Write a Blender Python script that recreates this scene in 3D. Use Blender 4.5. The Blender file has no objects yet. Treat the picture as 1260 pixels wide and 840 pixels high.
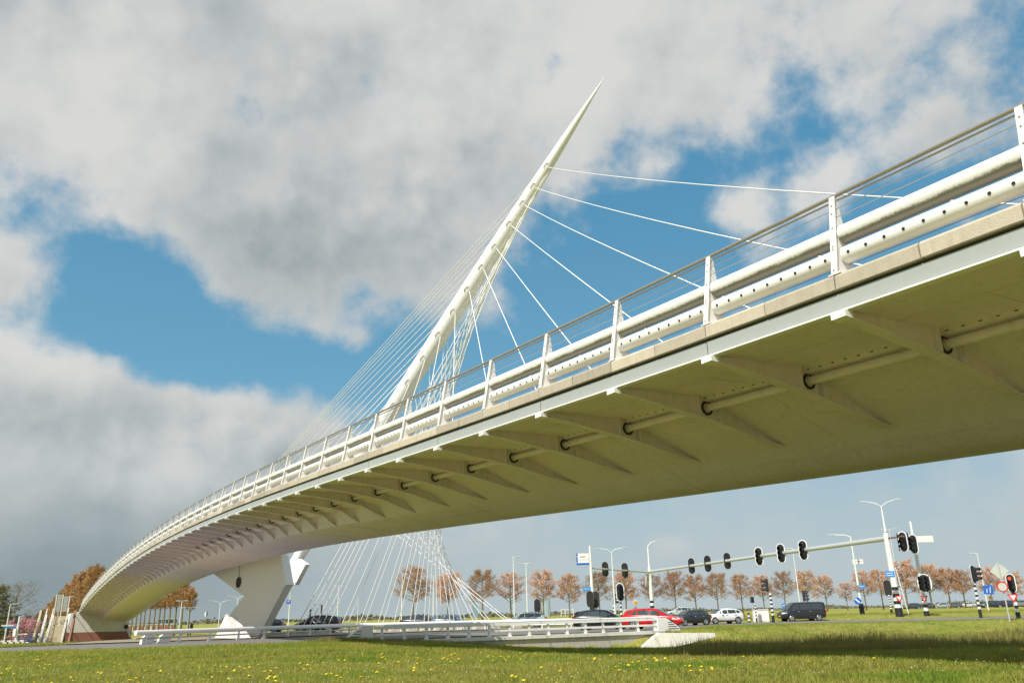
import bpy, math, random
import numpy as np
from mathutils import Vector, Matrix
R_=random.Random(7)
sc=bpy.context.scene
COL=sc.collection
# ------------------------------------------------------------------ camera
FPX=990.0
TH=math.radians(18.8); ROLL=math.radians(1.37)
F=Vector((0,math.cos(TH),math.sin(TH)))
_r=Vector((1,0,0)); _u=Vector((0,-math.sin(TH),math.cos(TH)))
RR=_r*math.cos(ROLL)-_u*math.sin(ROLL); UU=_r*math.sin(ROLL)+_u*math.cos(ROLL)
cd=bpy.data.cameras.new('camera'); cam=bpy.data.objects.new('camera',cd); COL.objects.link(cam)
m=Matrix.Identity(4)
for i in range(3): m[i][0]=RR[i]; m[i][1]=UU[i]; m[i][2]=-F[i]
cam.matrix_world=m
cd.sensor_width=36.0; cd.lens=36.0*FPX/1260.0; cd.clip_start=0.1; cd.clip_end=9000
sc.camera=cam
# ------------------------------------------------------------------ light
AX=0.5456134170474544                      # heading of the bridge
DD=Vector((-math.sin(AX),math.cos(AX),0)); LL=Vector((math.cos(AX),math.sin(AX),0))
SUN=(-0.88*LL-0.40*DD+Vector((0,0,1))).normalized()
sel=math.asin(SUN.z)
sd=bpy.data.lights.new('sun','SUN'); sd.energy=4.8; sd.angle=math.radians(0.53); sd.color=(1.0,0.95,0.865)
so=bpy.data.objects.new('sun',sd); COL.objects.link(so)
so.rotation_euler=SUN.to_track_quat('Z','Y').to_euler(); so.location=(-20,-30,40)
sc.view_settings.view_transform='Standard'; sc.view_settings.look='None'
sc.view_settings.exposure=0.10; sc.view_settings.gamma=1.0; sc.view_settings.use_curve_mapping=False
# ------------------------------------------------------------------ world: sky with clouds
w=bpy.data.worlds.new('World'); sc.world=w; w.use_nodes=True
nt=w.node_tree; N=nt.nodes; LK=nt.links
for n in list(N): N.remove(n)
def nd(t,**k):
    n=N.new(t)
    for a,b in k.items(): setattr(n,a,b)
    return n
def mth(op,a,b=None,c=None,clamp=False):
    n=nd('ShaderNodeMath',operation=op); n.use_clamp=clamp
    for i,v in enumerate((a,b,c)):
        if v is None: continue
        if isinstance(v,(int,float)): n.inputs[i].default_value=v
        else: LK.new(v,n.inputs[i])
    return n.outputs[0]
def smooth(v,a,b):
    n=nd('ShaderNodeMapRange',interpolation_type='SMOOTHSTEP'); LK.new(v,n.inputs[0])
    n.inputs[1].default_value=a; n.inputs[2].default_value=b; return n.outputs[0]
def mixc(f,a,b):
    n=nd('ShaderNodeMix',data_type='RGBA'); 
    if isinstance(f,(int,float)): n.inputs[0].default_value=f
    else: LK.new(f,n.inputs[0])
    for i,v in ((6,a),(7,b)):
        if isinstance(v,tuple): n.inputs[i].default_value=(*v,1)
        else: LK.new(v,n.inputs[i])
    return n.outputs[2]
sky=nd('ShaderNodeTexSky',sky_type='NISHITA'); sky.sun_disc=False
sky.sun_elevation=sel; sky.sun_rotation=math.atan2(SUN.x,SUN.y); sky.air_density=1.0; sky.dust_density=1.2; sky.ozone_density=1.6
tc=nd('ShaderNodeTexCoord'); sp=nd('ShaderNodeSeparateXYZ'); LK.new(tc.outputs['Generated'],sp.inputs[0])
az=mth('ARCTAN2',sp.outputs[0],sp.outputs[1]); el=mth('ARCSINE',sp.outputs[2])
zz=mth('MAXIMUM',mth('ADD',sp.outputs[2],0.16),0.03)
cx=nd('ShaderNodeCombineXYZ'); LK.new(mth('DIVIDE',sp.outputs[0],zz),cx.inputs[0]); LK.new(mth('DIVIDE',sp.outputs[1],zz),cx.inputs[1])
def noise(scale,detail,rough,off=(0,0,0),dist=0.0):
    mp=nd('ShaderNodeVectorMath',operation='ADD'); LK.new(cx.outputs[0],mp.inputs[0]); mp.inputs[1].default_value=off
    n=nd('ShaderNodeTexNoise'); LK.new(mp.outputs[0],n.inputs['Vector']); n.inputs['Scale'].default_value=scale
    n.inputs['Detail'].default_value=detail; n.inputs['Roughness'].default_value=rough; n.inputs['Distortion'].default_value=dist
    return n.outputs[0]
def noise3(scale,detail,rough,off=(0,0,0)):
    mp=nd('ShaderNodeVectorMath',operation='ADD'); LK.new(tc.outputs['Generated'],mp.inputs[0]); mp.inputs[1].default_value=off
    n=nd('ShaderNodeTexNoise'); LK.new(mp.outputs[0],n.inputs['Vector']); n.inputs['Scale'].default_value=scale
    n.inputs['Detail'].default_value=detail; n.inputs['Roughness'].default_value=rough
    return n.outputs[0]
def direction(px,py):
    d=(RR*((px-630)/FPX)-UU*((py-420)/FPX)+F).normalized(); return math.atan2(d.x,d.y),math.asin(d.z)
def blobs(lst):
    tot=None
    for px,py,rx,ry,rot,wt in lst:
        a0,e0=direction(px,py); k=1.0/FPX
        ca=math.cos(e0)
        da=mth('MULTIPLY',mth('SUBTRACT',az,a0),ca); de=mth('SUBTRACT',el,e0)
        c,s=math.cos(math.radians(rot)),math.sin(math.radians(rot))
        u=mth('ADD',mth('MULTIPLY',da,c/(rx*k)),mth('MULTIPLY',de,s/(rx*k)))
        v=mth('ADD',mth('MULTIPLY',da,-s/(ry*k)),mth('MULTIPLY',de,c/(ry*k)))
        g=mth('MULTIPLY',mth('EXPONENT',mth('MULTIPLY',mth('ADD',mth('MULTIPLY',u,u),mth('MULTIPLY',v,v)),-1.0)),wt)
        tot=g if tot is None else mth('ADD',tot,g)
    return tot
# cloud cover (+) and openings of blue (-), as directions on the sky
BIAS=[(180,110,460,190,-8,.42),(430,320,250,90,-14,.36),(760,90,250,150,0,.20),(110,530,260,80,-10,.44),(330,550,190,42,-6,.34),
      (50,440,70,40,0,.22),(20,320,50,40,0,.34),(60,690,300,90,0,.3),
      (150,350,120,50,-28,-.66),(370,455,230,42,-4,-.70),(700,400,190,120,25,-.62),(830,290,90,50,-30,-.34),(1020,330,170,55,25,-.42),
      (985,165,60,34,0,-.22),(880,210,60,34,20,-.18),(1090,140,80,30,20,-.20),(1215,60,90,60,0,-.20),(1180,230,110,40,15,-.25),
      (1015,205,46,42,0,.34),(905,250,44,40,0,.44),(1150,90,120,50,0,.12),(900,60,160,60,0,.12),(1000,600,330,110,0,-.16),(823,672,24,12,0,.34),(560,20,150,60,0,.16)]
def cent(v,k,c=.5): return mth('MULTIPLY',mth('SUBTRACT',v,c),k)
f1=noise(1.5,4,.5,(3.1,7.7,0),.3); f2=noise3(4.6,9,.56,(2,5,1)); f3=noise3(13,8,.58,(8,1,3))
bl=blobs(BIAS)
nn_=mth('ADD',mth('ADD',cent(f1,.7),cent(f2,1.9)),cent(f3,1.0))
lowm=smooth(el,.0,.30)
dens=mth('ADD',mth('ADD',mth('MULTIPLY',nn_,mth('ADD',mth('MULTIPLY',lowm,.7),.3)),bl),.20)
cover=smooth(dens,-.08,.40)
thick=smooth(dens,.15,.85)
# relief: the sun side of each billow is brighter
OFF=(-0.022,-0.006,0.030)
g2=noise3(4.6,5,.50,(2+OFF[0],5+OFF[1],1+OFF[2])); g3=noise3(13,4,.50,(8+OFF[0]*.45,1+OFF[1]*.45,3+OFF[2]*.45))
h2=noise3(4.6,5,.50,(2,5,1)); h3=noise3(13,4,.5,(8,1,3))
relief=mth('ADD',mth('MULTIPLY',mth('SUBTRACT',h2,g2),2.0),mth('MULTIPLY',mth('SUBTRACT',h3,g3),.75))
GREY=[(120,700,380,64,0,.30),(140,585,260,36,-6,-.20),(120,500,240,30,-6,.10),(560,210,260,80,-15,.12),(330,400,190,50,-10,.18),(60,250,120,50,0,.10),(820,60,200,80,0,.06),(900,640,500,80,0,.10),
      (60,80,140,120,0,-.16),(690,70,90,70,0,-.14),(45,437,64,30,-10,-.50),(250,515,230,30,-5,-.20),(1015,190,60,60,0,-.34),(905,240,50,45,0,-.34),(240,215,220,40,-12,-.12),(823,668,26,12,0,-.4)]
shade=mth('ADD',mth('ADD',mth('ADD',cent(noise3(3.0,8,.55,(4,9,2)),1.5),blobs(GREY)),mth('MULTIPLY',relief,-1.0)),.46)
sh=mth('MULTIPLY',smooth(shade,.0,1.0),mth('ADD',mth('MULTIPLY',thick,.6),.4))
ccol=mixc(sh,(.66,.66,.64),(.235,.295,.315))
sc01=nd('ShaderNodeVectorMath',operation='SCALE'); LK.new(sky.outputs[0],sc01.inputs[0]); sc01.inputs['Scale'].default_value=0.10
horiz=smooth(el,.30,-.02)
grad=mixc(smooth(el,.62,.10),(.075,.29,.48),(.155,.41,.58))
blue=mixc(mth('MULTIPLY',horiz,.78),mixc(.22,grad,sc01.outputs[0]),(.45,.54,.57))
fin=mixc(mth('MULTIPLY',cover,.97),blue,ccol)
hz=mixc(blobs([(60,720,330,110,0,1.0)]),(.44,.525,.55),(.20,.27,.295))
fin=mixc(mth('MULTIPLY',smooth(el,.27,-.01),.80),fin,hz)
mul=nd('ShaderNodeVectorMath',operation='SCALE'); LK.new(fin,mul.inputs[0]); mul.inputs['Scale'].default_value=10.0
bg=nd('ShaderNodeBackground'); LK.new(mul.outputs[0],bg.inputs[0]); bg.inputs[1].default_value=0.10
ow=nd('ShaderNodeOutputWorld'); LK.new(bg.outputs[0],ow.inputs[0])
# ------------------------------------------------------------------ helpers
def ray(x,y): return RR*((x-630)/FPX)-UU*((y-420)/FPX)+F
def hor(x): return 757.1-0.0238*(x-630)
def sm(a,b,x):
    t=min(1,max(0,(x-a)/(b-a))); return t*t*(3-2*t)
# wall line of the small culvert bridge
def atY(x,Y,z=None):
    r=ray(x,hor(x)); return Vector((r.x*Y/r.y,Y,0))
WA=atY(460,50); WB=atY(808,59)
WD=(WB-WA).normalized(); WN=Vector((-WD.y,WD.x,0))       # WN points away from the camera
YEX=[-30,10.7,20,30,60,160]; YEY=[59,59.5,69,75,70,64]
def G(x,y):
    z=-1.0-0.2*sm(16,26,y)
    side=(Vector((x,y,0))-WA).dot(WN)
    along=(Vector((x,y,0))-WA).dot(WD); LW=(WB-WA).length
    ditch=0
    if y>28:
        if y<57: ditch=-1.25*(y-28)/29
        else: ditch=-1.25*(1-sm(57,np.interp(x,YEX,YEY),y))
    fx=sm(-10,6,x)
    d=ditch*fx
    if along<LW+0.3:                                     # ground is filled behind the wall
        d*=1-sm(-0.1,0.5,side)
    else:
        pass
    z+=d
    z-=0.1*sm(60,82,y)*sm(0,12,x)
    z+=0.42*sm(93,101,y)*sm(12,22,x)+0.3*sm(101,190,y)+0.25*sm(93,190,y)*(1-sm(12,22,x))
    z-=1.9*sm(58,118,y)*sm(-26,-52,x)*(1-sm(240,500,y))
    return z
def pt(x,Y,dz=0):
    p=atY(x,Y); p.z=G(p.x,p.y)+dz; return p
def zat(p,x,y):
    r=ray(x,y); k=math.hypot(p.x,p.y)/math.hypot(r.x,r.y); return r.z*k
class MB:
    def __init__(s): s.v=[]; s.f=[]
    def add(s,vs,fs):
        o=len(s.v); s.v+= [tuple(v) for v in vs]; s.f+=[tuple(i+o for i in f) for f in fs]; return s
    def box(s,c,sx,sy,sz,rz=0,top=1.0):
        c=Vector(c); ca,sa=math.cos(rz),math.sin(rz); vs=[]
        for z,k in ((0,1),(sz,top)):
            for a,b in ((-1,-1),(1,-1),(1,1),(-1,1)):
                x=a*sx/2*k; y=b*sy/2*k; vs.append((c.x+x*ca-y*sa,c.y+x*sa+y*ca,c.z+z))
        return s.add(vs,[(0,3,2,1),(4,5,6,7),(0,1,5,4),(1,2,6,5),(2,3,7,6),(3,0,4,7)])
    def prism(s,poly,ext):                                # planar polygon extruded by vector
        n=len(poly); e=Vector(ext); vs=[Vector(p) for p in poly]+[Vector(p)+e for p in poly]
        nrm=Vector((0,0,0))
        for i in range(n): nrm+=vs[i].cross(vs[(i+1)%n])
        fl=nrm.dot(e)>0
        a=tuple(range(n)); b=tuple(range(n,2*n))
        fs=[a[::-1],b] if fl else [a,b[::-1]]
        for i in range(n):
            j=(i+1)%n; q=(i,j,n+j,n+i); fs.append(q if fl else q[::-1])
        return s.add(vs,fs)
    def tube(s,pts,rad,seg=8,cap=True,up=None):
        pts=[Vector(p) for p in pts]; n=len(pts)
        if not hasattr(rad,'__len__'): rad=[rad]*n
        vs=[]; fs=[]
        t0=(pts[1]-pts[0]).normalized(); ref=Vector((0,0,1)) if abs(t0.z)<.9 else Vector((1,0,0))
        for i,p in enumerate(pts):
            t=(pts[min(i+1,n-1)]-pts[max(i-1,0)]).normalized()
            a=t.cross(ref).normalized(); b=a.cross(t)
            for k in range(seg):
                an=2*math.pi*k/seg; vs.append(p+(a*math.cos(an)+b*math.sin(an))*rad[i])
        for i in range(n-1):
            for k in range(seg):
                k2=(k+1)%seg; fs.append((i*seg+k,i*seg+k2,(i+1)*seg+k2,(i+1)*seg+k))
        if cap: fs.append(tuple(range(seg))[::-1]); fs.append(tuple(range((n-1)*seg,n*seg)))
        return s.add(vs,fs)
    def build(s,name,mat,parent=None,smooth=False,link=True):
        me=bpy.data.meshes.new(name); me.from_pydata(s.v,[],s.f); me.materials.append(mat)
        if smooth: me.polygons.foreach_set('use_smooth',[True]*len(me.polygons))
        me.update()
        if smooth:
            try: me.set_sharp_from_angle(angle=math.radians(40))
            except Exception: pass
        o=bpy.data.objects.new(name,me); COL.objects.link(o)
        if parent: o.parent=parent
        return o
def tag(o,label=None,cat=None,group=None,kind=None):
    if label: o['label']=label
    if cat: o['category']=cat
    if group: o['group']=group
    if kind: o['kind']=kind
    return o
def thing(name,label,cat,loc=(0,0,0),rz=0,group=None,scale=1):
    o=bpy.data.objects.new(name,None); COL.objects.link(o); o.location=loc; o.rotation_euler=(0,0,rz); o.scale=(scale,)*3
    o.empty_display_size=.2
    return tag(o,label,cat,group)
def children(o): return [c for c in bpy.data.objects if c.parent==o]
def copy_tree(o,parent=None):
    c=o.copy(); COL.objects.link(c)
    if parent: c.parent=parent
    for k in KIDS.get(o.name,[]) : copy_tree(bpy.data.objects[k],c)
    return c
KIDS={}
def index_kids():
    KIDS.clear()
    for o in bpy.data.objects:
        if o.parent: KIDS.setdefault(o.parent.name,[]).append(o.name)
# ------------------------------------------------------------------ materials
def mat(name,col,rough=.5,metal=0,var=0,vscale=3,bump=0,bscale=30,emit=None,spec=.5,streak=0,streakcol=None,alpha=None):
    mt=bpy.data.materials.new(name); mt.use_nodes=True; t=mt.node_tree; b=t.nodes['Principled BSDF']
    b.inputs['Base Color'].default_value=(*col,1); b.inputs['Roughness'].default_value=rough; b.inputs['Metallic'].default_value=metal
    b.inputs['Specular IOR Level'].default_value=spec
    g=t.nodes.new('ShaderNodeNewGeometry')
    last=None
    if var:
        n=t.nodes.new('ShaderNodeTexNoise'); n.inputs['Scale'].default_value=vscale; n.inputs['Detail'].default_value=6; n.inputs['Roughness'].default_value=.62
        t.links.new(g.outputs['Position'],n.inputs['Vector'])
        mx=t.nodes.new('ShaderNodeMix'); mx.data_type='RGBA'; t.links.new(n.outputs[0],mx.inputs[0])
        mx.inputs[6].default_value=(*[max(0,c*(1-var)) for c in col],1); mx.inputs[7].default_value=(*[min(1,c*(1+var)) for c in col],1)
        last=mx.outputs[2]
    if streak:
        n=t.nodes.new('ShaderNodeTexNoise'); n.inputs['Scale'].default_value=1.0; n.inputs['Detail'].default_value=5
        mp=t.nodes.new('ShaderNodeMapping'); mp.inputs['Scale'].default_value=(9,9,1.1); t.links.new(g.outputs['Position'],mp.inputs[0]); t.links.new(mp.outputs[0],n.inputs['Vector'])
        r=t.nodes.new('ShaderNodeMapRange'); r.inputs[1].default_value=.5; r.inputs[2].default_value=.75; r.inputs[4].default_value=streak; t.links.new(n.outputs[0],r.inputs[0])
        mx=t.nodes.new('ShaderNodeMix'); mx.data_type='RGBA'; t.links.new(r.outputs[0],mx.inputs[0])
        if last: t.links.new(last,mx.inputs[6])
        else: mx.inputs[6].default_value=(*col,1)
        mx.inputs[7].default_value=(*(streakcol or (.25,.22,.16)),1); last=mx.outputs[2]
    if last: t.links.new(last,b.inputs['Base Color'])
    if bump:
        n=t.nodes.new('ShaderNodeTexNoise'); n.inputs['Scale'].default_value=bscale; n.inputs['Detail'].default_value=5; t.links.new(g.outputs['Position'],n.inputs['Vector'])
        bp=t.nodes.new('ShaderNodeBump'); bp.inputs['Strength'].default_value=bump; bp.inputs['Distance'].default_value=.02; t.links.new(n.outputs[0],bp.inputs['Height']); t.links.new(bp.outputs[0],b.inputs['Normal'])
    if emit: b.inputs['Emission Color'].default_value=(*emit[:3],1); b.inputs['Emission Strength'].default_value=emit[3]
    return mt
M={}
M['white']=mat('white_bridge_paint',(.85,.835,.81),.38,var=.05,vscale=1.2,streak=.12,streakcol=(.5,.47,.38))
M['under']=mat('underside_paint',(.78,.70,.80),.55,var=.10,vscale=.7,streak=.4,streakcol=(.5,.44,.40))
M['fascia']=mat('fascia_paint',(.38,.41,.39),.42,var=.05,vscale=2,streak=.2,streakcol=(.42,.45,.40))
M['coping']=mat('coping_stone',(.50,.44,.34),.8,var=.16,vscale=5,bump=.4,bscale=40,streak=.35,streakcol=(.33,.28,.2))
M['dark']=mat('dark_gap',(.03,.03,.028),.8)
M['pipe']=mat('dirty_pipe_paint',(.80,.79,.74),.4)
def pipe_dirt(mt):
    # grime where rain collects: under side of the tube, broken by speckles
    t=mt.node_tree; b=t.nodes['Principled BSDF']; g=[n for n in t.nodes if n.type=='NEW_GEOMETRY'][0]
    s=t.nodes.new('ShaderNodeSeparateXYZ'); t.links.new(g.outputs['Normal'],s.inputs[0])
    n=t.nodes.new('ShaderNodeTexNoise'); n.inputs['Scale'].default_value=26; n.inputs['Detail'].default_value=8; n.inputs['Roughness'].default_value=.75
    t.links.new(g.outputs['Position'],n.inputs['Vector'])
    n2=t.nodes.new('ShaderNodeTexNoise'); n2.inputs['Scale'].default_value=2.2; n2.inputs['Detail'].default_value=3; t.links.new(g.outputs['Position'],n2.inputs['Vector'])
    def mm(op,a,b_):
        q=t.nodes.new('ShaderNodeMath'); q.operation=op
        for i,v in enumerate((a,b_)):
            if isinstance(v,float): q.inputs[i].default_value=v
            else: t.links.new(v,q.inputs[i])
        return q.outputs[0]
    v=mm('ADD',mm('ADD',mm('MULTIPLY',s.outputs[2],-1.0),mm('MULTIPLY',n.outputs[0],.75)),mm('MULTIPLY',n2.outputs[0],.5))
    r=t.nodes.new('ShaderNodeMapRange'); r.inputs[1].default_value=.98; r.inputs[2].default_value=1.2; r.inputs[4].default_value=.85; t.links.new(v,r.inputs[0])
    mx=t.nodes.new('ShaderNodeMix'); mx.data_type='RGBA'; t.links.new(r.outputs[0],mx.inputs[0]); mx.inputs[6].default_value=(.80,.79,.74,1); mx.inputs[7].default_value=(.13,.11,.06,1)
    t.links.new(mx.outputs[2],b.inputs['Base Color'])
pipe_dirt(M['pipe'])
def objvar(mt,lo,hi):
    t=mt.node_tree; b=t.nodes['Principled BSDF']; src=b.inputs['Base Color'].links[0].from_socket
    oi=t.nodes.new('ShaderNodeObjectInfo'); r=t.nodes.new('ShaderNodeMapRange'); r.inputs[3].default_value=lo; r.inputs[4].default_value=hi; t.links.new(oi.outputs['Random'],r.inputs[0])
    v=t.nodes.new('ShaderNodeVectorMath'); v.operation='SCALE'; t.links.new(src,v.inputs[0]); t.links.new(r.outputs[0],v.inputs['Scale']); t.links.new(v.outputs[0],b.inputs['Base Color'])
objvar(M['coping'],.78,1.18)
M['steel']=mat('brushed_steel',(.50,.44,.36),.35,metal=.75,var=.1,vscale=6)
M['cable']=mat('cable_sheath',(.90,.89,.86),.5)
M['conc']=mat('pale_concrete',(.50,.47,.40),.85,var=.18,vscale=3,bump=.4,bscale=25,streak=.5,streakcol=(.26,.25,.2))
M['wconc']=mat('white_concrete',(.72,.70,.65),.8,var=.12,vscale=2.5,bump=.3,bscale=20,streak=.45,streakcol=(.42,.40,.33))
M['brick']=mat('red_brick_wall',(.30,.14,.10),.9,var=.2,vscale=4,bump=.5,bscale=12)
M['asphalt']=mat('asphalt',(.19,.18,.165),.9,var=.2,vscale=1.5,bump=.5,bscale=60)
M['mark']=mat('road_paint',(.62,.62,.58),.7,var=.12,vscale=6)
M['sand']=mat('sandy_verge',(.30,.25,.17),.95,var=.3,vscale=2,bump=.5,bscale=20)
M['galv']=mat('galvanised_steel',(.55,.57,.56),.45,metal=.3,var=.08,vscale=4)
M['polewhite']=mat('pale_pole_paint',(.74,.75,.72),.45,var=.05,vscale=3)
M['black']=mat('black_plastic',(.018,.018,.02),.55)
M['blackpaint']=mat('black_pole_paint',(.02,.02,.022),.5)
M['stripew']=mat('white_stripe_paint',(.8,.8,.78),.5)
M['signw']=mat('sign_white',(.78,.78,.74),.4)
M['signback']=mat('sign_back_grey',(.50,.53,.49),.5,var=.05)
M['red']=mat('sign_red',(.62,.03,.03),.4)
M['blue']=mat('sign_blue',(.015,.12,.50),.4)
M['lblue']=mat('nameplate_blue',(.04,.25,.62),.4)
M['yellow']=mat('sign_yellow',(.85,.42,.02),.4)
M['textdk']=mat('sign_lettering',(.03,.03,.05),.5)
M['lens_off']=mat('dark_lens',(.05,.03,.03),.2)
M['lens_red']=mat('lit_red_lens',(.7,.05,.03),.3,emit=(1,.08,.04,1.6))
M['glass']=mat('car_glass',(.035,.05,.055),.06,spec=.9)
M['tyre']=mat('tyre_rubber',(.02,.02,.02),.85)
M['rim']=mat('alloy_rim',(.5,.5,.5),.3,metal=.6)
M['plate']=mat('yellow_plate',(.80,.48,.03),.5)
M['lampglass']=mat('headlamp_glass',(.7,.72,.72),.1,spec=.8)
M['tail']=mat('tail_lamp',(.35,.01,.01),.2)
M['trimdark']=mat('dark_trim',(.02,.02,.02),.6)
M['bark']=mat('tree_bark',(.20,.17,.11),.95,var=.3,vscale=3)
M['barkg']=mat('grey_bark',(.24,.22,.18),.95,var=.3,vscale=3)
M['house']=mat('house_brick',(.32,.19,.13),.9,var=.15,vscale=2)
M['roof']=mat('roof_tiles',(.14,.10,.09),.85,var=.2,vscale=3)
M['silo']=mat('blue_grey_cladding',(.20,.29,.36),.4,var=.06,vscale=.4)
M['pale']=mat('pale_cladding',(.58,.56,.50),.6,var=.06,vscale=.5)
M['stair']=mat('stair_stone',(.50,.44,.31),.85,var=.12,vscale=3)
M['petalY']=mat('dandelion_petals',(.80,.58,.01),.7)
M['stem']=mat('flower_stem',(.10,.15,.03),.7)
def leafmat(name,c1,c2,trans=.25):
    mt=bpy.data.materials.new(name); mt.use_nodes=True; t=mt.node_tree; b=t.nodes['Principled BSDF']
    g=t.nodes.new('ShaderNodeNewGeometry'); oi=t.nodes.new('ShaderNodeObjectInfo')
    mx=t.nodes.new('ShaderNodeMix'); mx.data_type='RGBA'; mx.inputs[6].default_value=(*c1,1); mx.inputs[7].default_value=(*c2,1)
    ad=t.nodes.new('ShaderNodeMath'); ad.operation='MULTIPLY_ADD'; t.links.new(g.outputs['Random Per Island'],ad.inputs[0]); ad.inputs[1].default_value=.65
    ml=t.nodes.new('ShaderNodeMath'); ml.operation='MULTIPLY'; t.links.new(oi.outputs['Random'],ml.inputs[0]); ml.inputs[1].default_value=.35
    t.links.new(ml.outputs[0],ad.inputs[2]); t.links.new(ad.outputs[0],mx.inputs[0]); t.links.new(mx.outputs[2],b.inputs['Base Color'])
    b.inputs['Roughness'].default_value=.65; b.inputs['Specular IOR Level'].default_value=.25
    tr=t.nodes.new('ShaderNodeBsdfTranslucent'); t.links.new(mx.outputs[2],tr.inputs[0]); ms=t.nodes.new('ShaderNodeMixShader'); ms.inputs[0].default_value=trans
    o=t.nodes['Material Output']; t.links.new(b.outputs[0],ms.inputs[1]); t.links.new(tr.outputs[0],ms.inputs[2]); t.links.new(ms.outputs[0],o.inputs[0])
    return mt
M['lf_tan']=leafmat('young_orange_leaves',(.68,.36,.22),(.56,.39,.25))
M['lf_brown']=leafmat('poplar_bud_leaves',(.52,.27,.10),(.38,.24,.10))
M['lf_pink']=leafmat('pink_blossom',(.55,.22,.27),(.68,.38,.40))
M['lf_green']=leafmat('dark_green_leaves',(.05,.07,.02),(.10,.12,.03))
M['lf_olive']=leafmat('olive_green_leaves',(.13,.12,.03),(.20,.17,.05))
M['lf_grey']=leafmat('bare_grey_twigs',(.22,.19,.16),(.16,.14,.12))
M['blade']=leafmat('grass_blades',(.22,.29,.028),(.44,.39,.10),.35)
def mottle(mt):
    t=mt.node_tree; b=t.nodes['Principled BSDF']; src=b.inputs['Base Color'].links[0].from_socket; g=[n for n in t.nodes if n.type=='NEW_GEOMETRY'][0]
    tr=[n for n in t.nodes if n.type=='BSDF_TRANSLUCENT'][0]
    def lay(src,scale,a,c,col,amt):
        n=t.nodes.new('ShaderNodeTexNoise'); n.inputs['Scale'].default_value=scale; n.inputs['Detail'].default_value=4; n.inputs['Roughness'].default_value=.65; t.links.new(g.outputs['Position'],n.inputs['Vector'])
        r_=t.nodes.new('ShaderNodeMapRange'); r_.inputs[1].default_value=a; r_.inputs[2].default_value=c; r_.inputs[4].default_value=amt; t.links.new(n.outputs[0],r_.inputs[0])
        m_=t.nodes.new('ShaderNodeMix'); m_.data_type='RGBA'; t.links.new(r_.outputs[0],m_.inputs[0]); t.links.new(src,m_.inputs[6]); m_.inputs[7].default_value=(*col,1); return m_.outputs[2]
    o=lay(src,.33,.50,.62,(.15,.29,.02),.75); o=lay(o,1.4,.54,.68,(.10,.20,.015),.65); o=lay(o,.8,.36,.26,(.42,.32,.14),.7)
    t.links.new(o,b.inputs['Base Color']); t.links.new(o,tr.inputs[0])
mottle(M['blade'])
M['weed']=leafmat('tall_weed_blades',(.14,.20,.025),(.34,.28,.10),.3)
M['daisy']=mat('daisy_white',(.75,.75,.7),.7)
def grassmat():
    mt=bpy.data.materials.new('meadow_ground'); mt.use_nodes=True; t=mt.node_tree; b=t.nodes['Principled BSDF']
    g=t.nodes.new('ShaderNodeNewGeometry')
    def nz(s,d=6,r=.6):
        n=t.nodes.new('ShaderNodeTexNoise'); n.inputs['Scale'].default_value=s; n.inputs['Detail'].default_value=d; n.inputs['Roughness'].default_value=r; t.links.new(g.outputs['Position'],n.inputs['Vector']); return n.outputs[0]
    def mx(f,a,c):
        n=t.nodes.new('ShaderNodeMix'); n.data_type='RGBA'; t.links.new(f,n.inputs[0])
        for i,v in ((6,a),(7,c)):
            if isinstance(v,tuple): n.inputs[i].default_value=(*v,1)
            else: t.links.new(v,n.inputs[i])
        return n.outputs[2]
    def ramp(v,a,c):
        r=t.nodes.new('ShaderNodeMapRange'); t.links.new(v,r.inputs[0]); r.inputs[1].default_value=a; r.inputs[2].default_value=c; return r.outputs[0]
    c=mx(ramp(nz(.25),.35,.65),(.25,.275,.05),(.40,.36,.10))
    c=mx(ramp(nz(3.0,8,.7),.45,.8),c,(.15,.19,.03))
    c=mx(ramp(nz(14,6,.7),.55,.8),c,(.28,.24,.09))
    t.links.new(c,b.inputs['Base Color']); b.inputs['Roughness'].default_value=.95; b.inputs['Specular IOR Level'].default_value=.1
    bp=t.nodes.new('ShaderNodeBump'); bp.inputs['Strength'].default_value=.9; bp.inputs['Distance'].default_value=.12; t.links.new(nz(5,8,.75),bp.inputs['Height']); t.links.new(bp.outputs[0],b.inputs['Normal'])
    return mt
M['ground']=grassmat()
# ------------------------------------------------------------------ ground
def axis(vals):
    out=[]
    for a,b,st in vals: 
        n=max(1,int(round((b-a)/st))); out+=[a+(b-a)*i/n for i in range(n)]
    out.append(vals[-1][1]); return out
xs=axis([(-4000,-600,850),(-600,-120,60),(-120,-60,5),(-60,-20,2),(-20,20,.8),(20,60,2),(60,130,6),(130,700,70),(700,4000,850)])
ys=axis([(-400,-40,60),(-40,8,6),(8,26,1.5),(26,90,.7),(90,130,2),(130,260,8),(260,700,70),(700,6000,900)])
gm=MB(); nx=len(xs)
for y in ys:
    for x in xs: gm.v.append((x,y,G(x,y)))
for j in range(len(ys)-1):
    for i in range(nx-1): gm.f.append((j*nx+i,j*nx+i+1,(j+1)*nx+i+1,(j+1)*nx+i))
tag(gm.build('ground',M['ground'],smooth=True),'green meadow ground with verges and a shallow ditch','ground',kind='structure')
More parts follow.
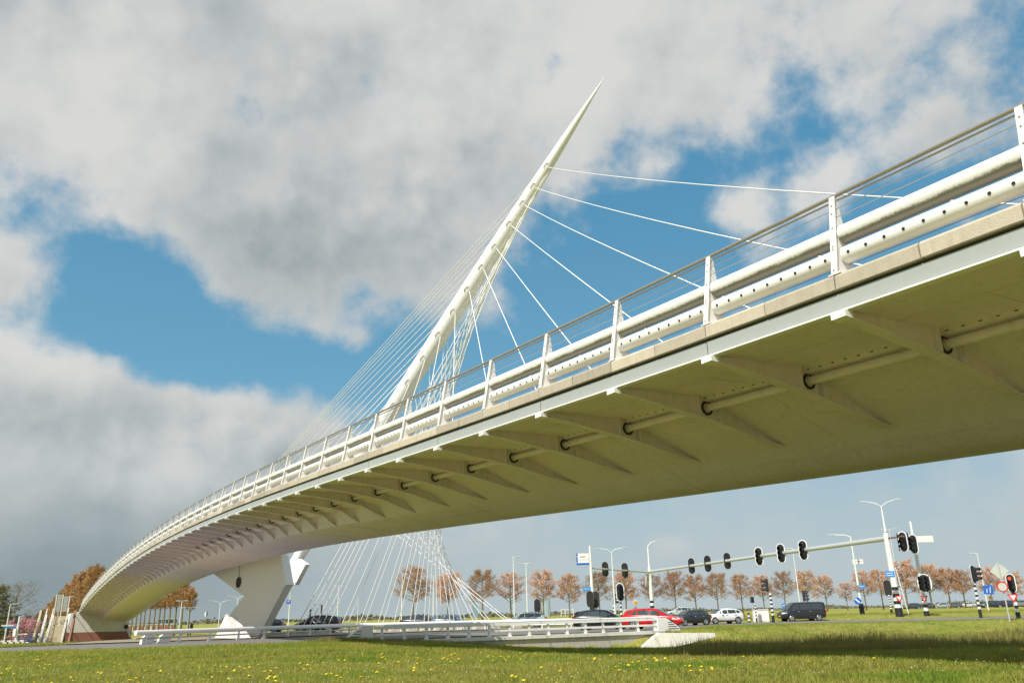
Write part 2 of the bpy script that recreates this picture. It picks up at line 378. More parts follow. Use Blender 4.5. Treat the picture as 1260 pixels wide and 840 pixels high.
# asphalt
ROAD=[(-90,37.5),(-40,41),(-27,43),(-15.3,46.3),(-10,49.2),(-9.0,50.9),(10.7,60.4),(13.5,65),(17,76),(22,80),(34,76.5),(60,71.5),(160,66),
      (160,92),(60,92.5),(20,93),(-20,92.5),(-60,90.5),(-90,90),(-90,76),(-60,76.5),(-38,74),(-32,62),(-30,56),(-36,50.5),(-50,46.5),(-90,43)]
def inpoly(x,y,P):
    c=False; n=len(P)
    for i in range(n):
        x1,y1=P[i]; x2,y2=P[(i+1)%n]
        if (y1>y)!=(y2>y) and x<(x2-x1)*(y-y1)/(y2-y1)+x1: c=not c
    return c
from mathutils.geometry import tessellate_polygon
def sheet(name,P,mt,dz,step=2.0,label=None,cat=None,zf=None,thick=.1):
    """a draped sheet clipped to a polygon: grid cells cut by bmesh"""
    import bmesh
    bm=bmesh.new()
    vs=[bm.verts.new((p[0],p[1],0)) for p in P]; bm.faces.new(vs)
    bmesh.ops.triangulate(bm,faces=bm.faces[:])
    x0=min(p[0] for p in P); x1=max(p[0] for p in P); y0=min(p[1] for p in P); y1=max(p[1] for p in P)
    k=math.ceil(x0/step)*step
    while k<x1:
        bmesh.ops.bisect_plane(bm,geom=bm.verts[:]+bm.edges[:]+bm.faces[:],plane_co=(k,0,0),plane_no=(1,0,0)); k+=step
    k=math.ceil(y0/step)*step
    while k<y1:
        bmesh.ops.bisect_plane(bm,geom=bm.verts[:]+bm.edges[:]+bm.faces[:],plane_co=(0,k,0),plane_no=(0,1,0)); k+=step
    for v in bm.verts: v.co.z=(zf or G)(v.co.x,v.co.y)+dz
    bmesh.ops.recalc_face_normals(bm,faces=bm.faces[:])
    if bm.faces and sum(f.normal.z for f in bm.faces)<0: bmesh.ops.reverse_faces(bm,faces=bm.faces[:])
    me=bpy.data.meshes.new(name); bm.to_mesh(me); bm.free(); me.materials.append(mt)
    o=bpy.data.objects.new(name,me); COL.objects.link(o)
    return tag(o,label,cat,kind='structure')
def Gr(x,y):                                            # ground level ignoring the ditch step at the wall
    return max(G(x,y),-1.3 if x>-30 else -9)
sheet('road',ROAD,M['asphalt'],.035,1.0,'grey asphalt road curving under the bridge to the junction','road',zf=Gr)
ISL=[(-30.5,56.5),(-26,58.5),(-20,62.5),(-13,69),(-8,74.5),(4,77.5),(10,79),(4,81.2),(-12,80.8),(-26,80.8),(-30,78),(-34,72),(-32,63)]
sheet('traffic_island',ISL,M['sand'],.10,1.5,'sandy traffic island around the bridge pier','traffic island',zf=Gr)
mk=MB()
def dash(p,q,wd=.13):
    p=Vector((p[0],p[1],0)); q=Vector((q[0],q[1],0)); d=(q-p).normalized(); n=Vector((-d.y,d.x,0))*wd/2
    vs=[p-n,q-n,q+n,p+n]; mk.add([(v.x,v.y,Gr(v.x,v.y)+.045) for v in vs],[(0,1,2,3)])
CL=[(-90,40.4),(-50,43.4),(-34,46.6),(-26,49.2),(-19,52),(-12,56),(-4,62),(4,68),(11,74)]
def walk(P,step):
    out=[];acc=0
    for a,b in zip(P,P[1:]):
        L=math.dist(a,b); t=0
        while t<L: out.append((a[0]+(b[0]-a[0])*t/L,a[1]+(b[1]-a[1])*t/L)); t+=step
    return out
W_=walk(CL,1.5)
for i in range(0,len(W_)-2,3): dash(W_[i],W_[i+1])
for k in range(-8,20): dash((k*6,86.5),(k*6+3,86.5))
for a,b in (((-90,38.1),(-40,41.6)),((-40,41.6),(-27,43.6)),((-27,43.6),(-15.6,46.9))): dash(a,b,.1)
tag(mk.build('road_marking',M['mark']),'white painted lane dashes on the asphalt road','road marking',kind='structure')
# ================================================================== THE BRIDGE
S=2.8; B0=Vector((5.0347,11.4785,0))
ZC=[4.2430583,2.9475288,7.5442502,-18.032196,11.561997,-2.8621154]
def zt(t):
    if t<0: return ZC[0]+ZC[1]*t/100
    return sum(c*(t/100)**k for k,c in enumerate(ZC))
def bp(t,u,v): 
    p=B0+DD*t+LL*u; p.z=zt(t)+v; return p
T0,T1=-34.0,149.0
def sweep(prof,closed,t0=T0,t1=T1,step=1.4):
    """sweep a (u,v) profile along the deck; prof may be a function of t"""
    mb=MB(); n=int(round((t1-t0)/step)); pf=prof if callable(prof) else (lambda t:prof)
    k=len(pf(t0))
    for i in range(n+1):
        t=t0+(t1-t0)*i/n
        for u,v in pf(t): mb.v.append(tuple(bp(t,u,v)))
    for i in range(n):
        for j in range(k if closed else k-1):
            a=i*k+j; b=i*k+(j+1)%k
            mb.f.append((a,b,b+k,a+k))
    if closed: mb.f.append(tuple(range(k))[::-1]); mb.f.append(tuple(range(n*k,n*k+k)))
    return mb
br=thing('cable_stayed_bridge','long white cable stayed bridge with leaning spire mast crossing over the road','bridge',(B0.x,B0.y,-1.2))
def P(mb,name,mt,parent=None,smooth=False,**k):
    o=mb.build(name,mt,parent or br,smooth)
    if (parent or br) is br: o.location=-Vector(br.location)
    return tag(o,**k)
def endrib(t): return 4.8-1.25*sm(14,38,t)
def uprof(t):
    k_=sm(14,38,t)
    e=endrib(t); ev=-.77-.22*sm(14,38,t)
    return [(0.02,.055),(1.2,.075),(2.28,.09),(2.42,.02-.10*k_),(2.75,-.02-.19*k_),(3.0,-.10-.29*k_),((3+e)/2+.12*sm(14,38,t),(-.10+ev)/2-.02+.24*sm(14,38,t)),(e,ev),(e+.35,ev-.13),(5.75,-1.23),(6.3,-1.36),(6.8,-1.345),(7.3,-1.25),(7.9,-1.02),(8.5,-.66),(9.1,-.22),(9.45,0.05)]
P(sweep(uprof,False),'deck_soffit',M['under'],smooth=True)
P(sweep([(0.0,.06),(-.06,.03),(-.06,.005),(.10,.005),(.10,.06)],True),'edge_flange',M['white'])
P(sweep([(0.0,.065),(.09,.065),(.09,.31),(0.0,.31)],True),'edge_beam',M['fascia'])
P(sweep([(.075,.312),(.30,.312),(.30,.36),(.075,.36)],True),'shadow_joint',M['dark'])
P(sweep([(.31,.32),(9.3,.32),(9.3,.56),(.31,.56)],True),'deck_slab',M['asphalt'])
P(sweep([(9.32,.0),(9.5,.0),(9.5,.62),(9.32,.62)],True),'far_edge_beam',M['white'])
# coping blocks: two per bay, tiny open joints between
n0=int(T0//S)
ncop=0
for k in range(-20,105):
    a=k*1.4+.012+.0; b=(k+1)*1.4-.012
    if b>T1: break
    dv=R_.uniform(-.004,.004); du=R_.uniform(-.004,.004)
    mb=MB()
    for t in (a,b):
        for u,v in ((-.07+du,.37+dv),(.36,.37+dv),(.36,.62+dv),(-.02+du,.62+dv),(-.07+du,.57+dv)): mb.v.append(tuple(bp(t,u,v)))
    mb.f=[(0,1,2,3,4)[::-1],(5,6,7,8,9)]+[(i,(i+1)%5,5+(i+1)%5,5+i) for i in range(5)]
    P(mb,'coping_block',M['coping']); ncop+=1
# ribs
for n in range(-9,53):
    t=n*S; e=endrib(t)+.05; ev=-.77-.22*sm(14,38,t)-.03
    mb=MB(); th=.035
    bot=[(-.10,-.075),(0.6,-.13),(2.2,-.33),(2.9,-.45),((2.9+e)/2,(-.45+ev)/2-.03),(e,ev)]
    top=[(e,ev+.12),(3.0,.02),(2.4,.10),(1.2,.10),(-.10,.02)]
    mb.prism([bp(t-th/2,u,zv)+Vector((0,0,zt(t)-zt(t-th/2))) for u,zv in bot+top],DD*th)
    # bottom flange that widens at the tip
    for (u0,v0),(u1,v1) in zip(bot,bot[1:]):
        w0=.11; 
        q=[bp(t-w0,u0,v0),bp(t+w0,u0,v0),bp(t+w0,u1,v1),bp(t-w0,u1,v1)]
        q2=[p+Vector((0,0,-.022)) for p in q]
        mb.add(q+q2,[(0,1,2,3),(7,6,5,4),(0,4,5,1),(1,5,6,2),(2,6,7,3),(3,7,4,0)])
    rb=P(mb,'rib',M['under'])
    mb=MB(); c=bp(t,-.085,-.105); 
    mb.prism([bp(t-.13,-.12,-.105),bp(t-.13,.06,-.115),bp(t-.13,.06,.0),bp(t-.13,-.12,.0)],DD*.26)
    o=mb.build('rib_cap',M['white'],rb)
    if n<24:
        for us,vt in ((2.2,.09),(2.85,-.06)):
            vb=np.interp(us,[b[0] for b in bot],[b[1] for b in bot])
            mb=MB(); mb.prism([bp(t-.16,us,vb),bp(t-.16,us+.022,vb),bp(t-.16,us+.022,vt),bp(t-.16,us,vt)],DD*.32)
            mb.build('stiffener',M['under'],rb)
        mb=MB(); seg=16
        for sgn in (-1,1):
            tt=t+sgn*.04
            for r in (.165,.115):
                for k in range(seg):
                    an=2*math.pi*k/seg; mb.v.append(tuple(bp(tt,2.56+r*math.cos(an),-.13+r*math.sin(an))))
        for k in range(seg):
            k2=(k+1)%seg
            mb.f+= [(k,k2,seg+k2,seg+k),(2*seg+k,3*seg+k,3*seg+k2,2*seg+k2),(k,2*seg+k,2*seg+k2,k2)]
        mb.build('pipe_collar',M['trimdark'],rb)
P(MB().tube([bp(t,2.56,-.13) for t in np.arange(T0,147,1.4)],.085,12),'service_pipe',M['under'],smooth=True)
# bolt row on the web behind the ribs near the camera
mb=MB()
for t in np.arange(-10,34,.28):
    for (uu,vv) in ((2.36,.045),): mb.box(bp(t,uu,vv-.012),.012,.05,.014,AX)
P(mb,'bolt_row',M['trimdark'],kind='stuff')
for n in range(-9,52,2):                                  # joints of the fascia plates and weld seams across the soffit
    t=n*S+.05; mb=MB(); mb.prism([bp(t,-.004,.07),bp(t+.012,-.004,.07),bp(t+.012,-.004,.305),bp(t,-.004,.305)],LL*.003); P(mb,'fascia_joint',M['dark'])
seamm=mat('weld_seam_paint',(.55,.48,.44),.6)
for n in range(-9,50,2):
    t=n*S+1.3; pf=[p_ for p_ in uprof(t) if p_[0]>.1]; P(MB().tube([bp(t,u,v-.001) for u,v in pf],.007,4),'weld_seam',seamm)
for uu,vv in ((1.3,.076),(5.4,None),(6.8,-1.345)):
    P(MB().tube([bp(t,uu,(vv if vv is not None else float(np.interp(uu,[a for a,_ in uprof(t)],[b for _,b in uprof(t)])))-.001) for t in np.arange(-30,146,1.4)],.006,4),'long_weld_seam',seamm)
# parapet
TN=lambda n:n*S-(.13 if n<0 else 0)
def post(n):
    t=TN(n); mb=MB(); th=.05
    poly=[(-.03,.625),(.02,.63),(.22,2.02),(.30,2.02),(.36,1.46),(.44,1.36),(.36,1.22),(.34,1.12),(.50,1.0),(.40,.86),(.62,.66),(.72,.625)]
    mb.prism([bp(t-th/2,u,v)+Vector((0,0,zt(t)-zt(t-th/2))) for u,v in poly],DD*th)
    # outer flange face, broad plate
    a,b=(-.03,.63),(.22,2.03); nrm=.012
    q=[bp(t-.055,a[0],a[1]),bp(t+.055,a[0],a[1]),bp(t+.05,b[0],b[1]),bp(t-.05,b[0],b[1])]
    q2=[p-LL*.018 for p in q]
    mb.add(q+q2,[(0,3,2,1),(4,5,6,7),(0,1,5,4),(1,2,6,5),(2,3,7,6),(3,0,4,7)])
    mb.prism([bp(t-.11,-.05,.621),bp(t-.11,.74,.621),bp(t-.11,.74,.64),bp(t-.11,-.05,.64)],DD*.22)
    o=P(mb,'railing_post',M['white'])
    if n<9:
        mb=MB()
        for v in (.68,1.05,1.10,1.43,1.7,1.85):
            u=-.03+.25*(v-.63)/1.4-.02
            mb.box(bp(t,u,v),.02,.022,.022,AX)
        mb.build('post_bolt',M['steel'],o)
    return o
for n in range(-9,53): post(n)
arc=lambda u,v,r,seg=16:[(u+r*math.cos(2*math.pi*k/seg),v+r*math.sin(2*math.pi*k/seg)) for k in range(seg)]
UP=(.26,1.345,.158); LO=(.235,.985,.138)
for n in range(-9,52):
    a=TN(n)+.06; b=TN(n+1)-.06
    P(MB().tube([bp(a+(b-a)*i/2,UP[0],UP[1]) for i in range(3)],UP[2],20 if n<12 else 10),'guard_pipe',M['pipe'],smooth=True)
    lp=P(MB().tube([bp(a+(b-a)*i/2,LO[0],LO[1]) for i in range(3)],LO[2],20 if n<12 else 10),'perforated_pipe',M['white'],smooth=True)
    if n>=-2 and n<14:
        for k in range(9):
            t=a+(b-a)*(k+.55)/9; mb=MB(); seg=10
            c=bp(t,LO[0],LO[1]); nv=(-LL*math.cos(math.radians(-8))+Vector((0,0,math.sin(math.radians(-8))))).normalized(); up=Vector((0,0,1)); sd_=DD
            upv=nv.cross(sd_).normalized()
            rr_=.021
            for dd,r in ((LO[2]+.004,rr_+.005),(LO[2]+.006,rr_),(LO[2]+.001,rr_*.85)):
                for j in range(seg):
                    an=2*math.pi*j/seg; mb.v.append(tuple(c+nv*dd+(sd_*math.cos(an)+upv*math.sin(an))*r))
            for j in range(seg):
                j2=(j+1)%seg; mb.f+=[(j,j2,seg+j2,seg+j),(seg+j,seg+j2,2*seg+j2,2*seg+j)]
            mb.f.append(tuple(range(2*seg,3*seg)))
            mb.build('round_hole',M['dark'],lp)
P(MB().tube([bp(t,.26,2.05) for t in np.arange(T0,148,1.4)],.033,10),'handrail',M['steel'],smooth=True)
P(MB().tube([bp(t,.335,2.0) for t in np.arange(T0,148,1.4)],.014,6),'handrail_light_strip',M['steel'],smooth=True)
for v,u in ((1.93,.235),(1.80,.22),(1.65,.20),(.855,.33)):
    P(MB().tube([bp(t,u,v) for t in np.arange(T0,148,1.4)],.007,5),'railing_wire',M['steel'])
# far parapet
for n in range(-9,52):
    a=n*S
    mb=MB(); mb.prism([bp(a-.025,9.45,.62),bp(a-.025,9.0,.62),bp(a-.025,9.15,1.5),bp(a-.025,9.22,1.7),bp(a-.025,9.3,1.7)],DD*.05); P(mb,'far_railing_post',M['white'])
P(MB().tube([bp(t,9.2,1.3) for t in np.arange(T0,147,2.8)],.12,10),'far_guard_pipe',M['pipe'],smooth=True)
P(MB().tube([bp(t,9.22,1.72) for t in np.arange(T0,147,2.8)],.03,6),'far_handrail',M['steel'],smooth=True)
for n in range(14,52):                                   # short far ribs, their tips show along the far edge
    t=n*S; mb=MB(); mb.prism([bp(t-.02,8.3,-.80),bp(t-.02,9.62,-.10),bp(t-.02,9.62,.02),bp(t-.02,8.9,-.2)],DD*.04); P(mb,'far_rib',M['under'])
# ------------------------------------------------------------------ pier
def inpl(x,y,u):
    r=ray(x,y); q=B0+LL*u; return r*(q.dot(LL)/r.dot(LL))
PU=8.3
def pslab(pts,u,th,mt,name,zmin=None,**k):
    q=[inpl(x,y,u) for x,y in pts]
    if zmin is not None:
        for p in q:
            if p.z<zmin+.9: p.z=zmin
    return q
foot=[(264,766),(300,733),(258,702),(290,672),(318,664),(345,677),(352,719),(350,721),(318,766)]
q=[inpl(x,y,PU) for x,y in foot]
q[0].z=-1.35; q[-1].z=-1.35
mb=MB(); 
# tapered slab: the middle is thicker than the rims
n=len(q); cen=sum(q,Vector())/n
front=[p.copy() for p in q]; bk=[cen+(p-cen)*.86+LL*1.1 for p in q]; nq=len(q); mb.v=[tuple(p) for p in q+bk]; mb.f=[tuple(range(nq)),tuple(range(nq,2*nq))[::-1]]+[(i,nq+i,nq+(i+1)%nq,(i+1)%nq) for i in range(nq)]
pier=P(mb,'pier',M['under'])
pier.data.materials[0]=mat('pier_paint',(.74,.74,.70),.5,var=.04,vscale=.7,streak=.1,streakcol=(.5,.49,.42))
# chamfered outer foot in the sun
b0=inpl(264,768,4.3); b0.z=-1.35; b1=inpl(291,768,4.3); b1.z=-1.35; tp=inpl(278,755,4.55)
mb=MB(); tq=tp+LL*3.6-Vector((0,0,.2))
tq=tp+LL*.8-Vector((0,0,.2)); vs=[b0,b1,b1+LL*1.3,b0+LL*1.3,tp,tq]
mb.add(vs,[(0,1,4),(1,2,5,4),(2,3,5),(3,0,4,5)]); P(mb,'pier_foot',M['white'])
# porthole and seam on the pier face
hc=inpl(294,716,PU)-LL*.02; mb=MB(); seg=16
for r,dd in ((.50,0.0),(.50,-.05),(.40,-.06),(.36,0.015)):
    for k in range(seg):
        an=2*math.pi*k/seg; mb.v.append(tuple(hc+LL*dd+(DD*math.cos(an)*1.9+Vector((0,0,1))*math.sin(an))*r))
for a in range(3):
    for k in range(seg): k2=(k+1)%seg; mb.f.append((a*seg+k,a*seg+k2,(a+1)*seg+k2,(a+1)*seg+k))
mb.f.append(tuple(range(3*seg,4*seg)))
P(mb,'porthole',M['dark'])
P(MB().tube([inpl(294,711,PU)-LL*.01,inpl(296,690,PU)-LL*.01],.03,4),'pier_seam',M['dark'])
# mast
MBASE=B0+DD*(21.6*S)+LL*9.9; MBASE.z=0
p=inpl(364,690,13.6); MBASE=p
MTIP=inpl(744,95,30.0)
MV=MTIP-MBASE
mk_=[-0.02,.0,.08,.2,.35,.5,.65,.78,.88,.95,1.0]; mr=[.50,.54,.65,.75,.82,.82,.74,.60,.40,.19,.02]
P(MB().tube([MBASE+MV*k for k in mk_],mr,24),'mast',M['white'],smooth=True)
for k in (.09,.2,.31,.42,.53,.64,.75):                     # section welds round the mast
    c=MBASE+MV*k; rr_=float(np.interp(k,mk_,mr)); d=MV.normalized()
    P(MB().tube([c-d*.03,c-d*.015,c+d*.015,c+d*.03],[rr_*.99,rr_+.003,rr_+.003,rr_*.99],24),'weld_ring',M['white'],smooth=True)
# mast pedestal: faceted white block joining mast and pier arm
pp=[(346,700),(359,688),(366,687),(376,694),(363,719),(352,720),(325,690),(330,688)]
q=[inpl(x,y,13.1) for x,y in pp]; mb=MB(); mb.prism(q,LL*.4); P(mb,'mast_pedestal',M['white'])
arm_=[(327,688),(344,716),(352,719.5),(344,702),(338,697)]
mb=MB(); mb.v=[tuple(inpl(x,y,PU+.3)) for x,y in arm_]+[tuple(inpl(x,y,13.4)) for x,y in arm_]; mb.f=[(4,3,2,1,0),(5,6,7,8,9)]+[(i,(i+1)%5,5+(i+1)%5,5+i) for i in range(5)]
P(mb,'pedestal_arm',M['white'])
q=[inpl(x,y,PU+.3) for x,y in [(318,664),(345,672),(352,700),(352,719)]]
def mk_at(y):
    lo,hi=0,1
    for _ in range(40):
        k=(lo+hi)/2; p=MBASE+MV*k; d=p.dot(F); yy=420-FPX*p.dot(UU)/d
        if yy>y: lo=k
        else: hi=k
    return lo
CY=[206,231,252,277,305,330,357,384,412,441,470,498,530,565,600]
def mrad(k): return float(np.interp(k,mk_,mr))
def mlug(k,dirv):
    d=(dirv-MV.normalized()*dirv.dot(MV.normalized())).normalized()
    return MBASE+MV*k+d*mrad(k)*.93
NR=[-2.5,-.6,1.3,3.3,5.3,7.25,9.2,11.3,13.3,15.2,17,18.6]
NL=[50.5,50,49.5,48.5,46.5,43,39,35.6,32.4,30,28,26.4,25,24,23.4]
GX=[(366,79.3),(381,79.3),(397,79.3),(421,79.3),(443,79.3),(466,79.3),(486,79.3),(506,79.3),(524,79.3),(541,79.3),(558,79.3),(573,79.3),(589,79.3),(607,79.3),(634,79.3)]
for i,cy in enumerate(CY):
    k=mk_at(cy); c=MBASE+MV*k
    if i<len(NR):
        a=bp(NR[i]*S,9.25,.6); st=mlug(k,(a-c).normalized())
        # slight sag
        pts=[st.lerp(a,j/10)-Vector((0,0,.22*(1 if i<3 else .4)*4*(j/10)*(1-j/10)*((a-st).length/45)**2)) for j in range(11)]
        P(MB().tube(pts,.030,6),'stay_cable',M['cable'],smooth=True)
    a=bp(NL[i]*S,9.25,.6); st=mlug(k,(a-c).normalized())
    P(MB().tube([st,a],.034,6),'back_stay_cable',M['cable'],smooth=True)
    gx,gY=GX[i]; g=atY(gx,gY); g.z=G(g.x,g.y)+.2
    for sgn in (-1,1):
        aa=g+LL*.9*sgn*.5+DD*.5*sgn; st=mlug(k,(aa-c).normalized())+MV.normalized()*sgn*.35
        P(MB().tube([st,aa],.037,5),'ground_stay_cable',M['cable'],smooth=True)
    # lug recess facing the camera side
    nv=(-(c)).normalized(); nv=(nv-MV.normalized()*nv.dot(MV.normalized())).normalized(); ax=MV.normalized(); sx=nv.cross(ax)
    mb=MB(); seg=14; r=.20
    ct=c+nv*(mrad(k)-.03)+sx*mrad(k)*.25
    ring=[]
    for j in range(seg): 
        an=2*math.pi*j/seg; ring.append(ct+(ax*math.cos(an)*1.5+sx*math.sin(an))*r)
    mb.tube(ring+[ring[0]],.030,5,cap=False); P(mb,'cable_lug',M['coping'],smooth=True)
for gx,gY in GX:
    g=atY(gx,gY); P(MB().box((g.x,g.y,G(g.x,g.y)-.1),1.2,.8,.45,AX,.8),'stay_anchor_block',M['conc'])
# lower mast lugs on the shaded side
# ------------------------------------------------------------------ abutment
ab=thing('bridge_abutment','white concrete abutment on a red brick base carrying the far end of the bridge','abutment',tuple(bp(147.5,4,-zt(147.5)+G(*bp(147.5,4,0).xy))))
def A(mb,name,mt,parent=None): 
    o=mb.build(name,mt,parent or ab)
    if parent is None: o.location=-Vector(ab.location)
    return o
ta=146.6
def ap(u,z,t=ta): q=B0+DD*t+LL*u; q.z=z; return q
zb=-.95
mb=MB(); mb.prism([ap(-1.55,zb),ap(7.35,zb),ap(6.8,2.2),ap(0,2.25),ap(-1.1,2.0)],DD*9)
A(mb,'abutment_wall',M['wconc'])
mb=MB(); mb.prism([ap(-2.1,-3.3,ta-.03),ap(8.5,-3.3,ta-.03),ap(7.38,zb-.01,ta-.03),ap(-1.58,zb-.01,ta-.03)],DD*9); A(mb,'brick_base',M['brick'])
mb=MB(); mb.prism([ap(8.55,-3.3,ta-.1),ap(8.75,-3.3,ta-.1),ap(7.1,1.0,ta-.1),ap(6.95,.85,ta-.1),ap(7.40,zb,ta-.1)],DD*.5); A(mb,'edge_trim',M['wconc'])
mb=MB().tube([ap(7.2,-.25,ta-.25),ap(7.2,-.25,ta+.4)],.32,14); A(mb,'drain_opening',M['dark'])
# ================================================================== CULVERT BRIDGE PARAPET
LW=(WB-WA).length; CA=math.atan2(WD.y,WD.x)
cv=thing('culvert_bridge','low white culvert bridge parapet with posts, two rails and slotted end blocks beside the ditch','bridge',(WA.x,WA.y,-1.25))
def wp(s,d,z): q=WA+WD*s+WN*d; q.z=z; return q
def C(mb,name,mt,parent=None,smooth=False):
    o=mb.build(name,mt,parent or cv,smooth)
    if parent is None: o.location=-Vector(cv.location)
    return o
zs=lambda s:-1.25+.06*s/LW
mb=MB(); mb.prism([wp(-.6,0,-1.4),wp(LW-1.0,0,-3.0),wp(LW+.2,0,-1.45),wp(-.6,0,-1.45)][::1],WN*.5)
mb=MB(); mb.prism([wp(-.6,.02,-3.2),wp(LW+1.6,.02,-3.2),wp(LW+1.6,.02,-1.42),wp(-.6,.02,-1.42)],WN*.45); C(mb,'retaining_wall',M['conc'])
mb=MB(); mb.prism([wp(-.7,-.12,-1.42),wp(LW+.3,-.12,-1.40),wp(LW+.3,-.12,-1.19),wp(-.7,-.12,-1.25)],WN*1.3); C(mb,'deck_edge',M['wconc'])
NP=15
for i in range(NP):
    s=.55+(LW-.75)*i/(NP-1); z=zs(s)
    mb=MB(); mb.prism([wp(s-.05,.05,z),wp(s-.05,.42,z),wp(s-.05,.24,z+.22),wp(s-.05,.20,z+.66),wp(s-.05,.07,z+.66)],WD*.11); 
    q=[wp(s-.13,.03,z),wp(s+.13,.03,z),wp(s+.055,.03,z+.26),wp(s+.055,.03,z+.7),wp(s-.055,.03,z+.7),wp(s-.055,.03,z+.26)]
    mb.prism(q,WN*.03); C(mb,'parapet_post',M['white'])
mb=MB()
def rail(z0,z1,d0,d1,s0=.1,s1=None):
    s1=LW if s1 is None else s1; mb=MB()
    q=[wp(s0,d0,zs(s0)+z0),wp(s0,d1,zs(s0)+z0),wp(s0,d1,zs(s0)+z1),wp(s0,d0,zs(s0)+z1)]
    q2=[wp(s1,d0,zs(s1)+z0),wp(s1,d1,zs(s1)+z0),wp(s1,d1,zs(s1)+z1),wp(s1,d0,zs(s1)+z1)]
    mb.add(q+q2,[(0,1,2,3),(7,6,5,4),(0,4,5,1),(1,5,6,2),(2,6,7,3),(3,7,4,0)]); return mb
C(rail(.66,.82,-.04,.26),'top_rail',M['white']); C(rail(.30,.42,.0,.2),'lower_rail',M['white'])
C(MB().tube([wp(s,1.1,zs(s)+.86) for s in np.linspace(1,LW+1,10)],.06,8),'rear_handrail',M['white'],smooth=True)
# end blocks
def endblock(s0,s1,sl):
    z=-1.30; d=s1-s0
    mb=MB(); mb.prism([wp(s0,-.1,z-.15),wp(s1,-.1,z-.15),wp(s1-sl*.15*d,-.1,z+.35),wp(s0+d*.35,-.1,z+.93),wp(s0,-.1,z+.95)],WN*.6)
    o=C(mb,'end_block',M['white'])
    for k in range(4):
        zz=z+.2+k*.14; mb=MB(); a=s0+d*.42; b=s0+d*(.86-.09*k)
        mb.prism([wp(a,-.115,zz),wp(b,-.115,zz),wp(b,-.115,zz+.035),wp(a,-.115,zz+.035)],WN*.01); mb.build('louvre_slot',M['trimdark'],o)
endblock(-.05,-1.75,1); endblock(LW-.05,LW+2.0,1)
# wing wall
wg=[(786,800,57.4),(812,778.3,57.6),(880,778.3,57),(880,783,57),(826,797,56.8)]
q=[]
for x,y,Y in wg:
    r=ray(x,y); q.append(r*(57.2/r.y))
mb=MB(); mb.prism(q,Vector((-.12,.75,0))); wn=mb.build('wing_wall',M['wconc']); 
wn.parent=cv; wn.location=-Vector(cv.location)
# ------------------------------------------------------------------ far guard rail
RP=[(168,53),(300,61),(445,74),(580,77.5),(720,76)]
RPT=[pt(x,Y) for x,Y in RP]
for p in RPT: p.z=-1.2
gr=thing('guard_rail','long white tubular guard rail beyond the road in front of the pier','guard rail',tuple(RPT[0]))
def rp(s):
    acc=0
    for a,b in zip(RPT,RPT[1:]):
        L=(b-a).length
        if s<=acc+L or b is RPT[-1]: return a.lerp(b,(s-acc)/L)
        acc+=L
RL=sum((b-a).length for a,b in zip(RPT,RPT[1:]))
def Rr(mb,name,mt,smooth=False):
    o=mb.build(name,mt,gr,smooth); o.location=-Vector(gr.location); return o
ZR=lambda s:np.interp(s/RL,[0,.25,.5,1],[.72,.74,.74,.72])
pts=[rp(s)+Vector((0,0,ZR(s))) for s in np.linspace(0,RL,40)]
Rr(MB().tube(pts,.16,10),'top_tube',M['white'],True)
Rr(MB().tube([p-Vector((0,0,.34)) for p in pts],.055,6),'lower_tube',M['galv'],True)
s=.8
while s<RL-.5:
    p=rp(s); t=(rp(s+.3)-p).normalized(); mb=MB()
    n_=Vector((-t.y,t.x,0))
    mb.box(p-Vector((0,0,.15)),.16,.3,.25,math.atan2(t.y,t.x)); mb.box(p,.09,.16,ZR(s)-.1,math.atan2(t.y,t.x),.8)
    Rr(mb,'rail_post',M['white']); s+=2.6
# sculpted end bracket of the rail at the left
mb=MB(); p=rp(.4); t=(rp(1)-p).normalized()
for k in (0.2,1.5):
    q=p+t*k; mb.prism([q+Vector((0,0,0)),q+t*.7,q+t*1.0+Vector((0,0,.5)),q+t*.4+Vector((0,0,.62)),q+t*.05+Vector((0,0,.4))],Vector((-t.y,t.x,0))*.3)
Rr(mb,'end_bracket',M['white'])
